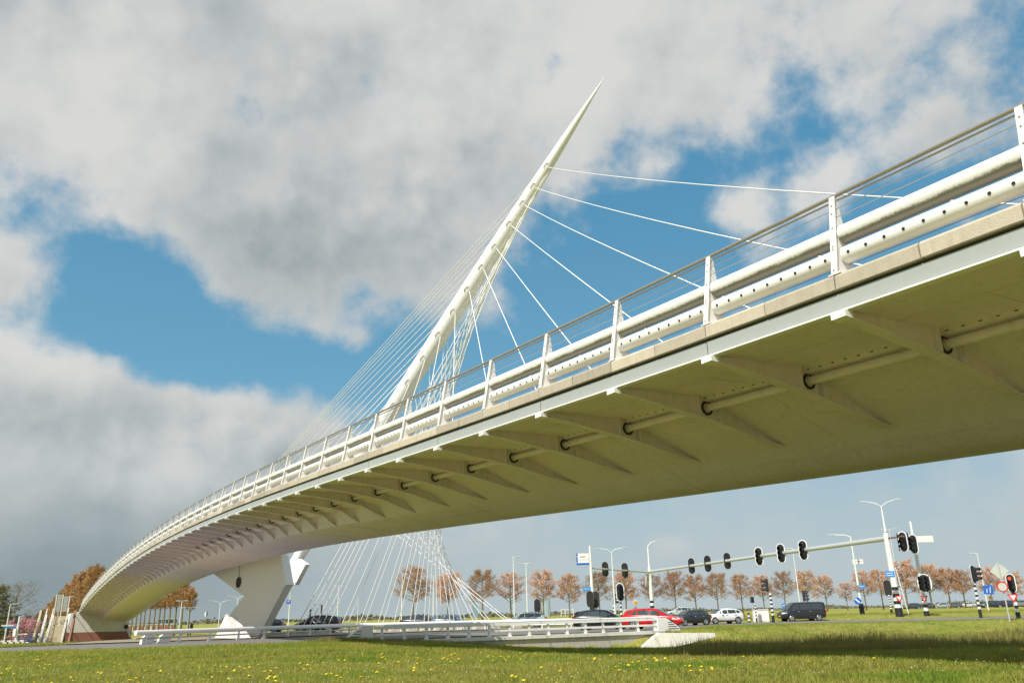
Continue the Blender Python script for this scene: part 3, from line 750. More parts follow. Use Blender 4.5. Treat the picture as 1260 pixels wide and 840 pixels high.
# ================================================================== LAMP POSTS, SIGNS, SIGNALS
def text_mesh(txt,size,mt,name,parent,loc,rot=(math.pi/2,0,0)):
    cu=bpy.data.curves.new(name,'FONT'); cu.body=txt; cu.size=size; cu.align_x='CENTER'; cu.align_y='CENTER'; cu.extrude=.004
    tmp=bpy.data.objects.new(name,cu); me=bpy.data.meshes.new_from_object(tmp); me.materials.clear(); me.materials.append(mt)
    bpy.data.objects.remove(tmp); o=bpy.data.objects.new(name,me); COL.objects.link(o); o.parent=parent; o.location=loc; o.rotation_euler=rot; return o
def base(x,Y,dz=0): 
    p=atY(x,Y); p.z=G(p.x,p.y)+dz; return p
def faceyaw(p,extra=0):    # yaw so that local -Y looks at the camera
    return math.atan2(p.x,-p.y)*0+math.atan2(-p.x,p.y)+math.radians(extra)
def lamp_post(bx,Y,top,label,kind='T',arm=1.3,r=.09,group='street lamps around the junction',mt='polewhite',yaw=None,base_z=None):
    p=base(bx,Y); zt_=zat(p,*top); h=zt_-p.z
    t=thing('street_lamp',label,'street lamp',tuple(p),faceyaw(p) if yaw is None else yaw,group)
    MB().tube([(0,0,0),(0,0,h*.35),(0,0,h)],[r,r*.85,r*.5],8).build('pole',M[mt],t,True)
    def head(sx,ln,rise):
        pts=[(0,0,h-.05),(sx*ln*.3,0,h+rise*.7),(sx*ln,0,h+rise)]
        MB().tube(pts,r*.38,6).build('arm',M[mt],t,True)
        mb=MB(); mb.prism([(sx*ln,-.13,h+rise-.05),(sx*(ln+.75),-.11,h+rise-.02),(sx*(ln+.75),.11,h+rise-.02),(sx*ln,.13,h+rise-.05)],(0,0,.13)); hd=mb.build('lamp_head',M['galv'],t)
        mb=MB(); mb.prism([(sx*(ln+.08),-.09,h+rise-.075),(sx*(ln+.65),-.08,h+rise-.055),(sx*(ln+.65),.08,h+rise-.055),(sx*(ln+.08),.09,h+rise-.075)],(0,0,.02)); mb.build('lamp_glass',M['pale'],hd)
    if kind=='T': head(-1,arm,.02); head(1,arm,.02)
    elif kind=='Y': head(-1,arm,.55); head(1,arm,.55)
    elif kind=='L': head(-1,arm,.35)
    elif kind=='R': head(1,arm,.35)
    elif kind=='l': head(-1,arm,.02)
    elif kind=='r': head(1,arm,.02)
    return t,h
def zebra(h0,h1,r,n,t,first='black'):
    for k in range(n):
        a=h0+(h1-h0)*k/n; b=h0+(h1-h0)*(k+1)/n
        MB().tube([(0,0,a),(0,0,b)],r,10).build('stripe_band',M['blackpaint'] if (k%2==0)==(first=='black') else M['stripew'],t,True)
def stadium(wd,ht,y,seg=7):
    r=wd/2; c=ht/2-r; pts=[]
    for k in range(seg+1): an=math.pi*k/seg; pts.append((r*math.cos(an),y,c+r*math.sin(an)))
    for k in range(seg+1): an=math.pi+math.pi*k/seg; pts.append((r*math.cos(an),y,-c+r*math.sin(an)))
    return pts
def signal(p,size,label,yaw=0,wide=1.0,lit=None,board=True,group='traffic signal heads at the junction',pole=None,visor=.22):
    """signal head; local -Y is the lens side. p = centre of the head"""
    H=size; W=H*.46*wide
    t=thing('traffic_light',label,'traffic light',tuple(p),yaw,group)
    if board:
        MB().prism(stadium(W,H,.03),(0,.03,0)).build('border',M['stripew'],t)
        MB().prism(stadium(W*.80,H*.91,-.0),(0,.028,0)).build('backing_board',M['black'],t)
        MB().prism(stadium(W*.97,H*.985,.062),(0,.02,0)).build('rear_cover',M['black'],t)
    cols=[0] if wide==1 else [-W*.22,W*.22]
    r=H*.095
    for cxx in cols:
        mb=MB(); mb.box((cxx,-.10,-H*.36),r*2.5,.24,H*.72); hs=mb.build('housing',M['black'],t)
        for k in range(3):
            z=(1-k)*H*.235
            mb=MB(); seg=12; mb.v=[(cxx+r*.95*math.cos(2*math.pi*j/seg),-.225,z+r*.95*math.sin(2*math.pi*j/seg)) for j in range(seg)]; mb.f=[tuple(range(seg))[::-1]]
            mb.build('lens',M['lens_red'] if lit==k else M['lens_off'],t)
            mb=MB(); arcn=9
            for dpt,rr in ((-.222,r*1.06),(-.222-H*visor,r*.95)):
                for j in range(arcn): an=math.radians(-35+250*j/(arcn-1)); mb.v.append((cxx+rr*math.cos(an),dpt if j in (0,arcn-1) or dpt>-.23 else dpt,z+rr*math.sin(an)))
            for j in range(arcn-1): mb.f.append((j,j+1,arcn+j+1,arcn+j))
            mb.build('visor',M['black'],t)
    if pole:
        hp,r_,nb=pole
        zz0=-(p.z-hp)
        n=nb; a0=zz0; a1=-H*.42
        MB().tube([(0,.12,a0),(0,.12,a0+(a1-a0)*.25)],r_*1.25,8).build('pole_base',M['blackpaint'],t,True)
        for k in range(n):
            a=a0+(a1-a0)*(.25+.75*k/n); b=a0+(a1-a0)*(.25+.75*(k+1)/n)
            MB().tube([(0,.12,a),(0,.12,b)],r_,8).build('stripe_band',M['stripew'] if k%2==0 else M['blackpaint'],t,True)
    return t
def px_pt(x,y,Y):
    r=ray(x,y); return r*(Y/r.y)
def sizeof(px,p): return px*p.dot(F)/FPX
def sign_disc(kind,p,d,label,cat='road sign',yaw=0,back=False,pole=None,group=None,polem='galv'):
    t=thing('road_sign',label,cat,tuple(p),yaw,group)
    n={'round':20,'diamond':4,'tri':3}[kind]; 
    def ring(r,y,off=0): return [(r*math.sin(2*math.pi*j/n+off),y,-r*math.cos(2*math.pi*j/n+off)) for j in range(n)]
    return t,ring
# --- gantry with two cantilever arms
K=base(1105,97); kz=zat(K,1091,662); 
K2=base(803,148); k2z=zat(K2,797,703)
vec=Vector((K2.x-K.x,K2.y-K.y,0)); gl=vec.length; gy=math.atan2(vec.y,vec.x)
JO=px_pt(867,692.5,1); 
# joint position along the gantry seen at pixel x=867
def on_line(x,A_,B_):
    r=ray(x,hor(x)); d=B_-A_; den=d.x*r.y-d.y*r.x; k=-(A_.x*r.y-A_.y*r.x)/den; return k
kj=on_line(867,K,K2)
gt=thing('gantry_pole','thick striped mast at right carrying a long signal arm and a twin lamp','gantry',tuple(K),0,None)
H1=kz-K.z
MB().tube([(0,0,0),(0,0,.95)],.42,14).build('pole_base',M['blackpaint'],gt,True)
zz=.95
for k in range(7):
    MB().tube([(0,0,zz),(0,0,zz+.38)],.40-.008*k,14).build('stripe_band',M['stripew'] if k%2==0 else M['blackpaint'],gt,True); zz+=.38
MB().tube([(0,0,zz),(0,0,H1-1.2),(0,0,H1+.7)],[.36,.34,.30],14).build('pole',M['polewhite'],gt,True)
MB().tube([(0,0,H1+.7),(0,0,H1+.8)],.34,14).build('pole_cap',M['galv'],gt,True)
h2=zat(K,1087,622)-K.z
MB().tube([(0,0,H1+.8),(0,0,h2)],[.14,.08],10).build('lamp_mast',M['polewhite'],gt,True)
yw=faceyaw(K)
for sx in (-1,1):
    c,s_=math.cos(yw),math.sin(yw)
    rot=lambda v:(v[0]*c-v[1]*s_,v[0]*s_+v[1]*c,v[2])
    MB().tube([rot((0,0,h2-.05)),rot((sx*.7,0,h2+.4)),rot((sx*1.5,0,h2+.6))],.05,6).build('lamp_arm',M['polewhite'],gt,True)
    mb=MB(); mb.prism([rot(v) for v in [(sx*1.4,-.15,h2+.55),(sx*2.2,-.12,h2+.6),(sx*2.2,.12,h2+.6),(sx*1.4,.15,h2+.55)]],(0,0,.14)); mb.build('lamp_head',M['galv'],gt)
je=K.lerp(K2,kj)
az_=k2z
a_end=Vector((je.x-K.x,je.y-K.y,H1+(k2z-kz)*kj-.0))
MB().tube([(0,0,H1),a_end],[.30,.21],12).build('signal_arm',M['galv'],gt,True)
MB().tube([Vector((0,0,H1)),Vector((-vec.normalized().x*2.6,-vec.normalized().y*2.6,H1))],.10,8).build('stub_arm',mat('rust_brown_stub',(.22,.11,.09),.7),gt,True)
# service rung strip down the shaft
MB().tube([rot((.42,-.1,H1*.62)),rot((.95,-.1,.3))],.05,6).build('conduit',M['polewhite'],gt,True)
g2=thing('gantry_pole','slimmer distant pale mast carrying the left signal arm and a single bent lamp','gantry',tuple(K2),0,None)
H2=k2z-K2.z
MB().tube([(0,0,0),(0,0,1.0)],.36,12).build('pole_base',M['blackpaint'],g2,True)
zz=1.0
for k in range(4):
    MB().tube([(0,0,zz),(0,0,zz+.42)],.35,12).build('stripe_band',M['stripew'] if k%2==0 else M['blackpaint'],g2,True); zz+=.42
MB().tube([(0,0,zz),(0,0,H2+.7)],[.33,.30],12).build('pole',M['polewhite'],g2,True)
hl=zat(K2,795.5,672)-K2.z
MB().tube([(0,0,H2+.7),(0,0,hl),(.6,0,hl+.7),(1.4,0,hl+.9)],[.17,.09,.07,.06],8).build('lamp_mast',M['polewhite'],g2,True)
mb=MB(); mb.box((2.0,0,hl+.88),1.2,.3,.16); mb.build('lamp_head',M['galv'],g2)
mb=MB(); mb.box((-.75,-.1,H2-2.6),.35,.35,1.9); mb.build('control_box',M['galv'],g2)
e2=Vector((je.x-K2.x,je.y-K2.y,H2+(kz-k2z)*(1-kj)))
MB().tube([(0,0,H2),e2],[.24,.21],12).build('signal_arm',M['galv'],g2,True)
MB().tube([e2*1.0-(e2.normalized()*.12),e2+e2.normalized()*.12],.28,12).build('arm_joint',M['galv'],g2,True)
SP=base(730,135); spz=zat(SP,728,698.5)
v3=Vector((SP.x-K2.x,SP.y-K2.y,spz-K2.z))
MB().tube([(0,0,H2-.1),v3],[.17,.13],10).build('thin_arm',M['galv'],g2,True)
# heads on arms
def on_arm(x,A_,B_,za,zb_):
    k=on_line(x,A_,B_); p=A_.lerp(B_,k); p.z=za+(zb_-za)*k; return p
heads=[(996,24.5,'front','rightmost black signal head with white rim hanging on the long arm'),(968,23.5,'front','middle of three white rimmed signal heads on the long arm'),(940,22.5,'front','white rimmed signal head nearest the middle of the long arm'),
 (902,20,'back','dark back of signal head nearest the middle of the long arm'),(877,20,'back','dark back of the middle signal head on the left arm part'),(856.5,19,'back','dark back of signal head nearest the arm joint at left')]
for x,px,fc,lb in heads:
    p=on_arm(x,K,K2,kz,k2z); p.z+=.0; off=Vector((0,0,0))
    p2=p-Vector((0,.55,0)) if fc=='front' else p+Vector((0,.5,0))
    yaw=faceyaw(p,-20) if fc=='front' else faceyaw(p,180+25)
    t=signal(p2,sizeof(px,p),lb,yaw)
    mb=MB(); mb.box((0,.15,-.08),.10,.75,.16); mb.build('mounting_bracket',M['galv'],t)
for x,y,px,lb in ((748,700,18,'left dark signal head seen from behind on the thin arm'),(772.5,701,18,'right dark signal head seen from behind on the thin arm')):
    p=on_arm(x,K2,SP,k2z,spz)+Vector((0,.4,0)); t=signal(p,sizeof(px,p),lb,faceyaw(p,180+10))
    mb=MB(); mb.box((0,.12,-.08),.10,.4,.16); mb.build('mounting_bracket',M['galv'],t)
# two heads right of the thick mast
p=px_pt(1111,666,95.5); t=signal(p,sizeof(25,p),'white rimmed signal head on the stub just right of the thick mast',faceyaw(p,-28))
for sx in (-.62,.62):
    MB().tube([(sx,.1,-1.0),(sx,.1,1.0)],.06,6).build('side_frame',M['black'],t)
p=px_pt(1124,669,95); t=signal(p,sizeof(24,p),'white rimmed signal head high on the leaning white mast',faceyaw(p,-30))
# white mast L
Lb=base(1138.5,97); Lz=zat(Lb,1123,641)
t=thing('sign_mast','tall cream mast with a blank pale direction board near its top','mast',tuple(Lb),0)
MB().tube([(0,0,1.9),(0,0,Lz-Lb.z)],[.24,.13],10).build('pole',M['polewhite'],t,True)
MB().tube([(0,0,0),(0,0,.55)],.30,10).build('pole_base',M['blackpaint'],t,True)
for k in range(5): MB().tube([(0,0,.55+k*.36),(0,0,.91+k*.36)],.26,10).build('stripe_band',M['stripew'] if k%2==0 else M['blackpaint'],t,True)
zb_=zat(Lb,1135,663)-Lb.z; mb=MB(); mb.box((1.15,-.2,zb_-.33),2.1,.10,.72); mb.build('direction_board',M['signw'],t)
p=px_pt(1137.5,717,95.4); p.y-=.0
signal(p,sizeof(22.5,p),'wide double signal head with white rim above the give way sign on the cream mast',faceyaw(p,-12),wide=1.55)
def yield_sign(x,y,wpx,Y,label,yaw=0,back=False):
    p=px_pt(x,y,Y); sz=sizeof(wpx,p); t=thing('give_way_sign',label,'road sign',tuple(p),faceyaw(p,yaw),'give way signs at the junction')
    def tri(r,yy): return [(-r,yy,r*.55),(0,yy,-r*1.15),(r,yy,r*.55)]
    MB().prism(tri(sz/2,0),(0,.03,0)).build('red_border',M['red'],t)
    MB().prism(tri(sz/2*.56,-.02),(0,.015,0)).build('white_face',M['signw'],t)
    return t
yield_sign(1106.5,735,9.5,96.2,'red and white give way sign beside the striped thick mast',-8)
yield_sign(1137,735,9.5,96.2,'red and white give way sign under the wide double signal head',10)
yield_sign(1246.5,734,12.5,73,'red and white give way sign under the lit red signal at far right')
# nameplates
def plate(x,y,wpx,hpx,Y,label,mt,name='street_nameplate',cat='street sign',yaw=0,lines=0,parentless=True):
    p=px_pt(x,y,Y); t=thing(name,label,cat,tuple(p),faceyaw(p,yaw))
    wd,hh=sizeof(wpx,p),sizeof(hpx,p)
    mb=MB(); mb.box((0,0,-hh/2),wd,.05,hh); mb.build('panel',M[mt],t)
    rr=random.Random(int(x*7))
    for k in range(lines):
        z=hh*(.5-(k+1)/(lines+1)); a=-wd*.38
        while a<wd*.34:
            l=rr.uniform(.03,.07)*wd; mb=MB(); mb.box((a+l/2,-.035,z-hh*.07),l,.012,hh*.14); mb.build('lettering',M['signw'] if mt!='signw' else M['textdk'],t); a+=l+wd*.025
    return t,wd,hh
plate(1095,706,10.5,7.5,95,'small blue street nameplate on the thick striped mast','lblue',yaw=5,lines=2)
t,_,_=plate(722,724,10,4.6,133,'light blue street nameplate on the left signal mast','lblue',lines=1)
plate(1059.5,721,9,4.6,112,'light blue street nameplate on the white lamp post with arrow sign','lblue',lines=1)
# mast 728
t=thing('sign_mast','slim pale mast at left with blue and white direction boards','mast',tuple(SP),0)
hS=zat(SP,726.5,671)-SP.z
MB().tube([(0,0,2.4),(0,0,hS)],[.30,.17],10).build('pole',M['polewhite'],t,True); MB().tube([(0,0,0),(0,0,1.6)],.32,10).build('pole_base',M['stripew'],t,True); MB().tube([(0,0,1.6),(0,0,2.4)],.32,10).build('stripe_band',M['blackpaint'],t,True)
for (yy,hh_,nm) in ((684,7.4,'direction_board'),(691.5,6.0,'direction_board')):
    zz=zat(SP,728,yy)-SP.z; u=sizeof(1,SP); mb=MB(); mb.box((-9.3*u,-.2,zz-hh_*u/2),14.5*u,.1,hh_*u); b=mb.build(nm,M['signw'],t)
    mb=MB(); mb.box((-17*u,-.22,zz-hh_*u/2),1.8*u,.12,hh_*u*.42); mb.box((-17*u,-.22,zz+hh_*u*.08),1.8*u,.12,hh_*u*.42); mb.build('blue_arrow_end',M['blue'],b)
    if yy<690:
        mb=MB()
        for a in (-12.5,-11,-9.6,-8.4,-7): mb.box((a*u,-.262,zz-.9*u),1.1*u,.01,.9*u)
        mb.build('lettering',M['textdk'],b)
    else:
        mb=MB(); mb.box((-9.3*u,-.262,zz-hh_*u/2),14.3*u,.012,hh_*u*.42); mb.build('blue_band',M['blue'],b)
# heads and poles by the road
def phead(x,y,px,Y,label,yaw,pole=(.07,6),**k):
    p=px_pt(x,y,Y); g=G(p.x,p.y); return signal(p,sizeof(px,p),label,faceyaw(p,yaw),pole=(g,sizeof(pole[0],p) if pole[0]>1 else pole[0],pole[1]),**k)
phead(763,728,22,96,'black signal with broad white rim on a striped pole left of the yellow diamond',5,(.11,9))
phead(726,736.5,20,132,'left dark signal head behind the slim left mast',180,(.1,2))
phead(733,737,20,133,'right dark signal head behind the slim left mast',180,(.1,2))
phead(755.5,736.5,17,120,'dark signal head in profile beside the twin lamp post',95,(.12,7),board=True)
phead(661,745,17,98,'black rounded back of a signal rising above the parapet',180,(.1,3))
phead(945,720,21,88,'black signal in profile facing left on striped pole beside the grey cabinet',-82,(.12,11),board=False,visor=.26)
phead(927,737.5,10,92,'small black pedestrian signal on thin striped pole by the cabinet',-60,(.07,9),board=False)
phead(988,733,17,100,'black signal in profile facing right behind the dark van',80,(.1,2),board=False,visor=.26)
phead(1092,723,19.5,112,'black rounded back of signal on striped pole left of the thick mast',188,(.12,11))
phead(1198,706,23,86,'black signal in profile with three long visors on striped pole at right',62,(.13,11),board=True,visor=.27)
phead(1244,717,23,74,'signal with lit red light and white rim at the right edge',-8,(.15,6),lit=0)
# lamp posts
lamp_post(1060,108,(1046,660),'white lamp post with single bent arm and blue arrow sign at its foot','L',arm=2.0,r=.17)
lamp_post(1211+4,120,(1209,680),'thin grey lamp post behind the blue sign at right','l',arm=.2,r=.09)
lamp_post(985,125,(980,674),'thin grey lamp post rising behind the dark van','l',arm=.2,r=.09)
lamp_post(1110,190,(1088,651),'distant twin lamp post just behind the thick mast','T',arm=1.2,r=.09)
lamp_post(757,118,(754.5,679),'twin arm lamp post beside the two hanging signal heads at left','Y',arm=1.6,r=.13)
lamp_post(633,120,(632,685),'dark headed single lamp post behind the parapet','r',arm=.3,r=.10)
lamp_post(649,128,(647,693),'pale twin headed lamp post behind the parapet','T',arm=.5,r=.11)
lamp_post(494,150,(494,706),'lamp post left of the first plane tree behind the cables','r',arm=.2,r=.1)
lamp_post(533,150,(533,708),'lamp post between the first two plane trees','T',arm=.3,r=.11)
lamp_post(415,170,(415.5,720.5),'small twin headed lamp post behind the ground stays','T',arm=.4,r=.1)
lamp_post(440,260,(439.5,737),'tiny distant lamp post behind the ground stays','l',arm=.3,r=.1)
lamp_post(355,150,(357,729),'lamp post with blue parking sign right of the pier','l',arm=.2,r=.12)
lamp_post(269,140,(270.5,743),'twin arm lamp post left of the pier with a signal on its side arm','Y',arm=1.0,r=.10)
lamp_post(290,150,(291,737),'twin arm lamp post whose foot is hidden by the pier','Y',arm=1.0,r=.10)
lamp_post(221,140,(223,739),'pale lamp post in front of the poplar row under the bridge','T',arm=.2,r=.11)
lamp_post(231,150,(232,747),'grey thin twin lamp post right of the poplar row','T',arm=.7,r=.07,mt='galv')
lamp_post(8,105,(14.5,743),'pale lamp post carrying a light blue board at the left edge','r',arm=.1,r=.10)
lamp_post(69,165,(72,736),'lamp post with long thin arm behind the staircase','R',arm=1.6,r=.08)
for x,y in ((381,750),(433,745)): pass
for x,Y,yt,lb in ((381.3,160,749,'dark grey thin pillar right of the blue parking sign'),(395,170,743.5,'dark grey thin pillar behind the black car')):
    p=base(x,Y); h=zat(p,x,yt)-p.z; t=thing('dark_post',lb,'post',tuple(p)); MB().tube([(0,0,0),(0,0,h)],.16,8).build('shaft',M['trimdark'],t); MB().tube([(0,0,h),(0,0,h+.1)],.2,8).build('cap',M['galv'],t)
# parking sign
p=px_pt(355,740,148); wd=sizeof(5,p); t=thing('parking_sign','small square blue parking sign with a white P on the lamp post','road sign',tuple(p),faceyaw(p)); mb=MB(); mb.box((0,0,-wd/2),wd,.05,wd); mb.build('panel',M['blue'],t); text_mesh('P',wd*.95,M['signw'],'letter',t,(0,-.04,0))
# signal on arm near the pier
p=px_pt(252.5,755,140); t=signal(p,sizeof(7,p),'small pale signal on a side arm left of the pier',faceyaw(p,60),board=False); 
for o in children(t): 
    if o.name.startswith('housing'): o.data.materials[0]=M['signw']
q=px_pt(269,755,140); MB().tube([(0,.1,0),((q-p).length*math.cos(0),.1,0)],.07,6).build('side_arm',M['polewhite'],t)
p=px_pt(235.5,770,130); signal(p,sizeof(8,p),'tiny dark signal head low behind the guard rail left of the pier',faceyaw(p,30),pole=(G(p.x,p.y),.08,3))
# left sign board on lamp
p=px_pt(9,770,104); t=thing('direction_sign','light blue and white direction board at the left edge','road sign',tuple(p),faceyaw(p)); u=sizeof(1,p)
mb=MB(); mb.box((0,0,0),13*u,.06,1.8*u); mb.build('upper_board',M['signw'],t); mb=MB(); mb.box((.3,0,-2.2*u),14*u,.06,1.8*u); mb.build('lower_board',M['lblue'],t)
t=thing('signal_post','pale post with dark signal boxes near the pink blossom tree','post',tuple(base(22,108))); hh_=zat(base(22,108),23.5,757.5)-base(22,108).z
MB().tube([(0,0,0),(0,0,hh_)],.14,8).build('pole',M['polewhite'],t,True); mb=MB(); mb.box((-.28,0,hh_-.9),.35,.35,1.0); mb.build('dark_box',M['black'],t); mb=MB(); mb.box((-.2,-.1,hh_-2.4),.35,.35,.9); mb.build('white_box',M['signw'],t)
# blue round sign left of the van
def round_sign(x,y,dpx,Y,label,face,ringm=None,yaw=0,pole=True,arrow=None):
    p=px_pt(x,y,Y); r=sizeof(dpx,p)/2; t=thing('road_sign',label,'road sign',tuple(p),faceyaw(p,yaw)); n=20
    def ring(rr,yy): return [(rr*math.cos(2*math.pi*j/n),yy,rr*math.sin(2*math.pi*j/n)) for j in range(n)]
    MB().prism(ring(r,0),(0,.03,0)).build('disc',M[ringm or face],t)
    if ringm: MB().prism(ring(r*.76,-.02),(0,.018,0)).build('face',M[face],t)
    if arrow=='bar':
        mb=MB(); mb.box((0,-.02,-r*.16),r*1.1,.015,r*.3); mb.build('white_bar',M['signw'],t)
    if arrow=='diag':
        mb=MB(); a=r*.62; k=.12*r
        mb.prism([(-a+k,-.02,a+k),(a*.35+k,-.02,-a*.35+k),(a*.75,-.02,.1*r),(a*.8,-.02,-a*.8),(-.1*r,-.02,-a*.75),(a*.35-k,-.02,-a*.35-k),(-a-k,-.02,a-k)],(0,.012,0)); mb.build('white_arrow',M['signw'],t)
    if pole: MB().tube([(0,.08,-(p.z-G(p.x,p.y))),(0,.08,r)],.04,6).build('pole',M['galv'],t,True)
    return t
round_sign(964,744.5,5.4,96,'small round blue sign left of the dark van','lblue',arrow='bar')
round_sign(1055.5,739,8.4,107,'round blue sign with a white diagonal arrow on the lamp post','blue',arrow='diag',pole=False)
round_sign(782,750.5,6.6,92,'round sign with red ring half hidden behind the red car','signw','red')
round_sign(770,753,8,110,'pale round sign back right of the striped signal pole','signback')
# black foot of lamp J
p=base(1060,108); mb=MB(); MBX=MB().tube([(0,0,0),(0,0,1.35)],.30,10); t=thing('bollard_sleeve','black sleeve around the foot of the bent arm lamp post','bollard',tuple(p)); MBX.build('sleeve',M['blackpaint'],t,True); MB().tube([(0,0,1.35),(0,0,1.42)],.26,10).build('collar',M['stripew'],t,True)
plate(1055.5,690.5,12,5.4,110,'white direction board with blue arrow end behind the bent arm lamp','signw',name='direction_sign',cat='road sign',lines=1)
# yellow diamonds
def diamond(x,y,spx,Y,label,back=False,pole=True,yaw=0):
    p=px_pt(x,y,Y); r=sizeof(spx,p)/2; t=thing('priority_sign',label,'road sign',tuple(p),faceyaw(p,yaw))
    q=lambda rr,yy:[(rr,yy,0),(0,yy,rr),(-rr,yy,0),(0,yy,-rr)]
    MB().prism(q(r,0),(0,.03,0)).build('panel',M['signback'] if back else M['signw'],t)
    if not back: MB().prism(q(r*.68,-.02),(0,.018,0)).build('yellow_face',M['yellow'],t)
    if pole: MB().tube([(0,-.07 if back else .1,-(p.z-G(p.x,p.y))),(0,-.07 if back else .1,r*(1.05 if back else .5))],.055,8).build('pole',M['galv'],t,True)
    return t
diamond(782,741,8.2,92,'yellow and white diamond priority sign above the red car')
diamond(1219,735,6.5,116,'small yellow diamond sign under the blue sign at right',pole=False)
diamond(1229.5,702,20.5,70,'pale back of a large diamond sign on a tall grey pole at right',back=True,yaw=10)
p=px_pt(1233,721,69.6)
round_sign(1233.5,721.5,12.5,69.8,'pale back of a round red rimmed sign on the tall grey pole at right','signback','red',pole=False,yaw=8)
t,wd,hh_=plate(1216,725,10.5,10.5,115,'square blue sign with white lane arrows at right','blue',name='lane_sign',cat='road sign',yaw=6)
for sx,a in ((-.18,.1),(.16,.3)):
    MB().tube([(wd*sx,-.04,-hh_*.35),(wd*(sx+.02),-.04,0),(wd*(sx+.10),-.04,hh_*a)],wd*.045,5).build('white_arrow',M['signw'],t)
# cabinet and bollard
p=base(935,94); t=thing('utility_cabinet','pale grey utility cabinet standing on the grass left of the van','cabinet',tuple(p),faceyaw(p,8)); u=sizeof(1,p)
mb=MB(); mb.box((0,0,0),18.5*u,1.0,14*u); mb.build('body',M['wconc'],t); mb=MB(); mb.box((0,0,14*u),19*u,1.1,.08); mb.build('lid',M['signw'],t); 
for sx in (-1,1): mb=MB(); mb.box((sx*4.6*u,-.51,.15),8.8*u,.03,14*u-.3); mb.build('door',M['signw'],t)
for x,yb,Y,lb in ((920.5,764,92,'short striped bollard left of the cabinet'),):
    p=base(x,Y); t=thing('bollard',lb,'bollard',tuple(p))
    for k in range(5): MB().tube([(0,0,k*.2),(0,0,.2+k*.2)],.12,8).build('stripe_band',M['stripew'] if k%2 else M['blackpaint'],t,True)
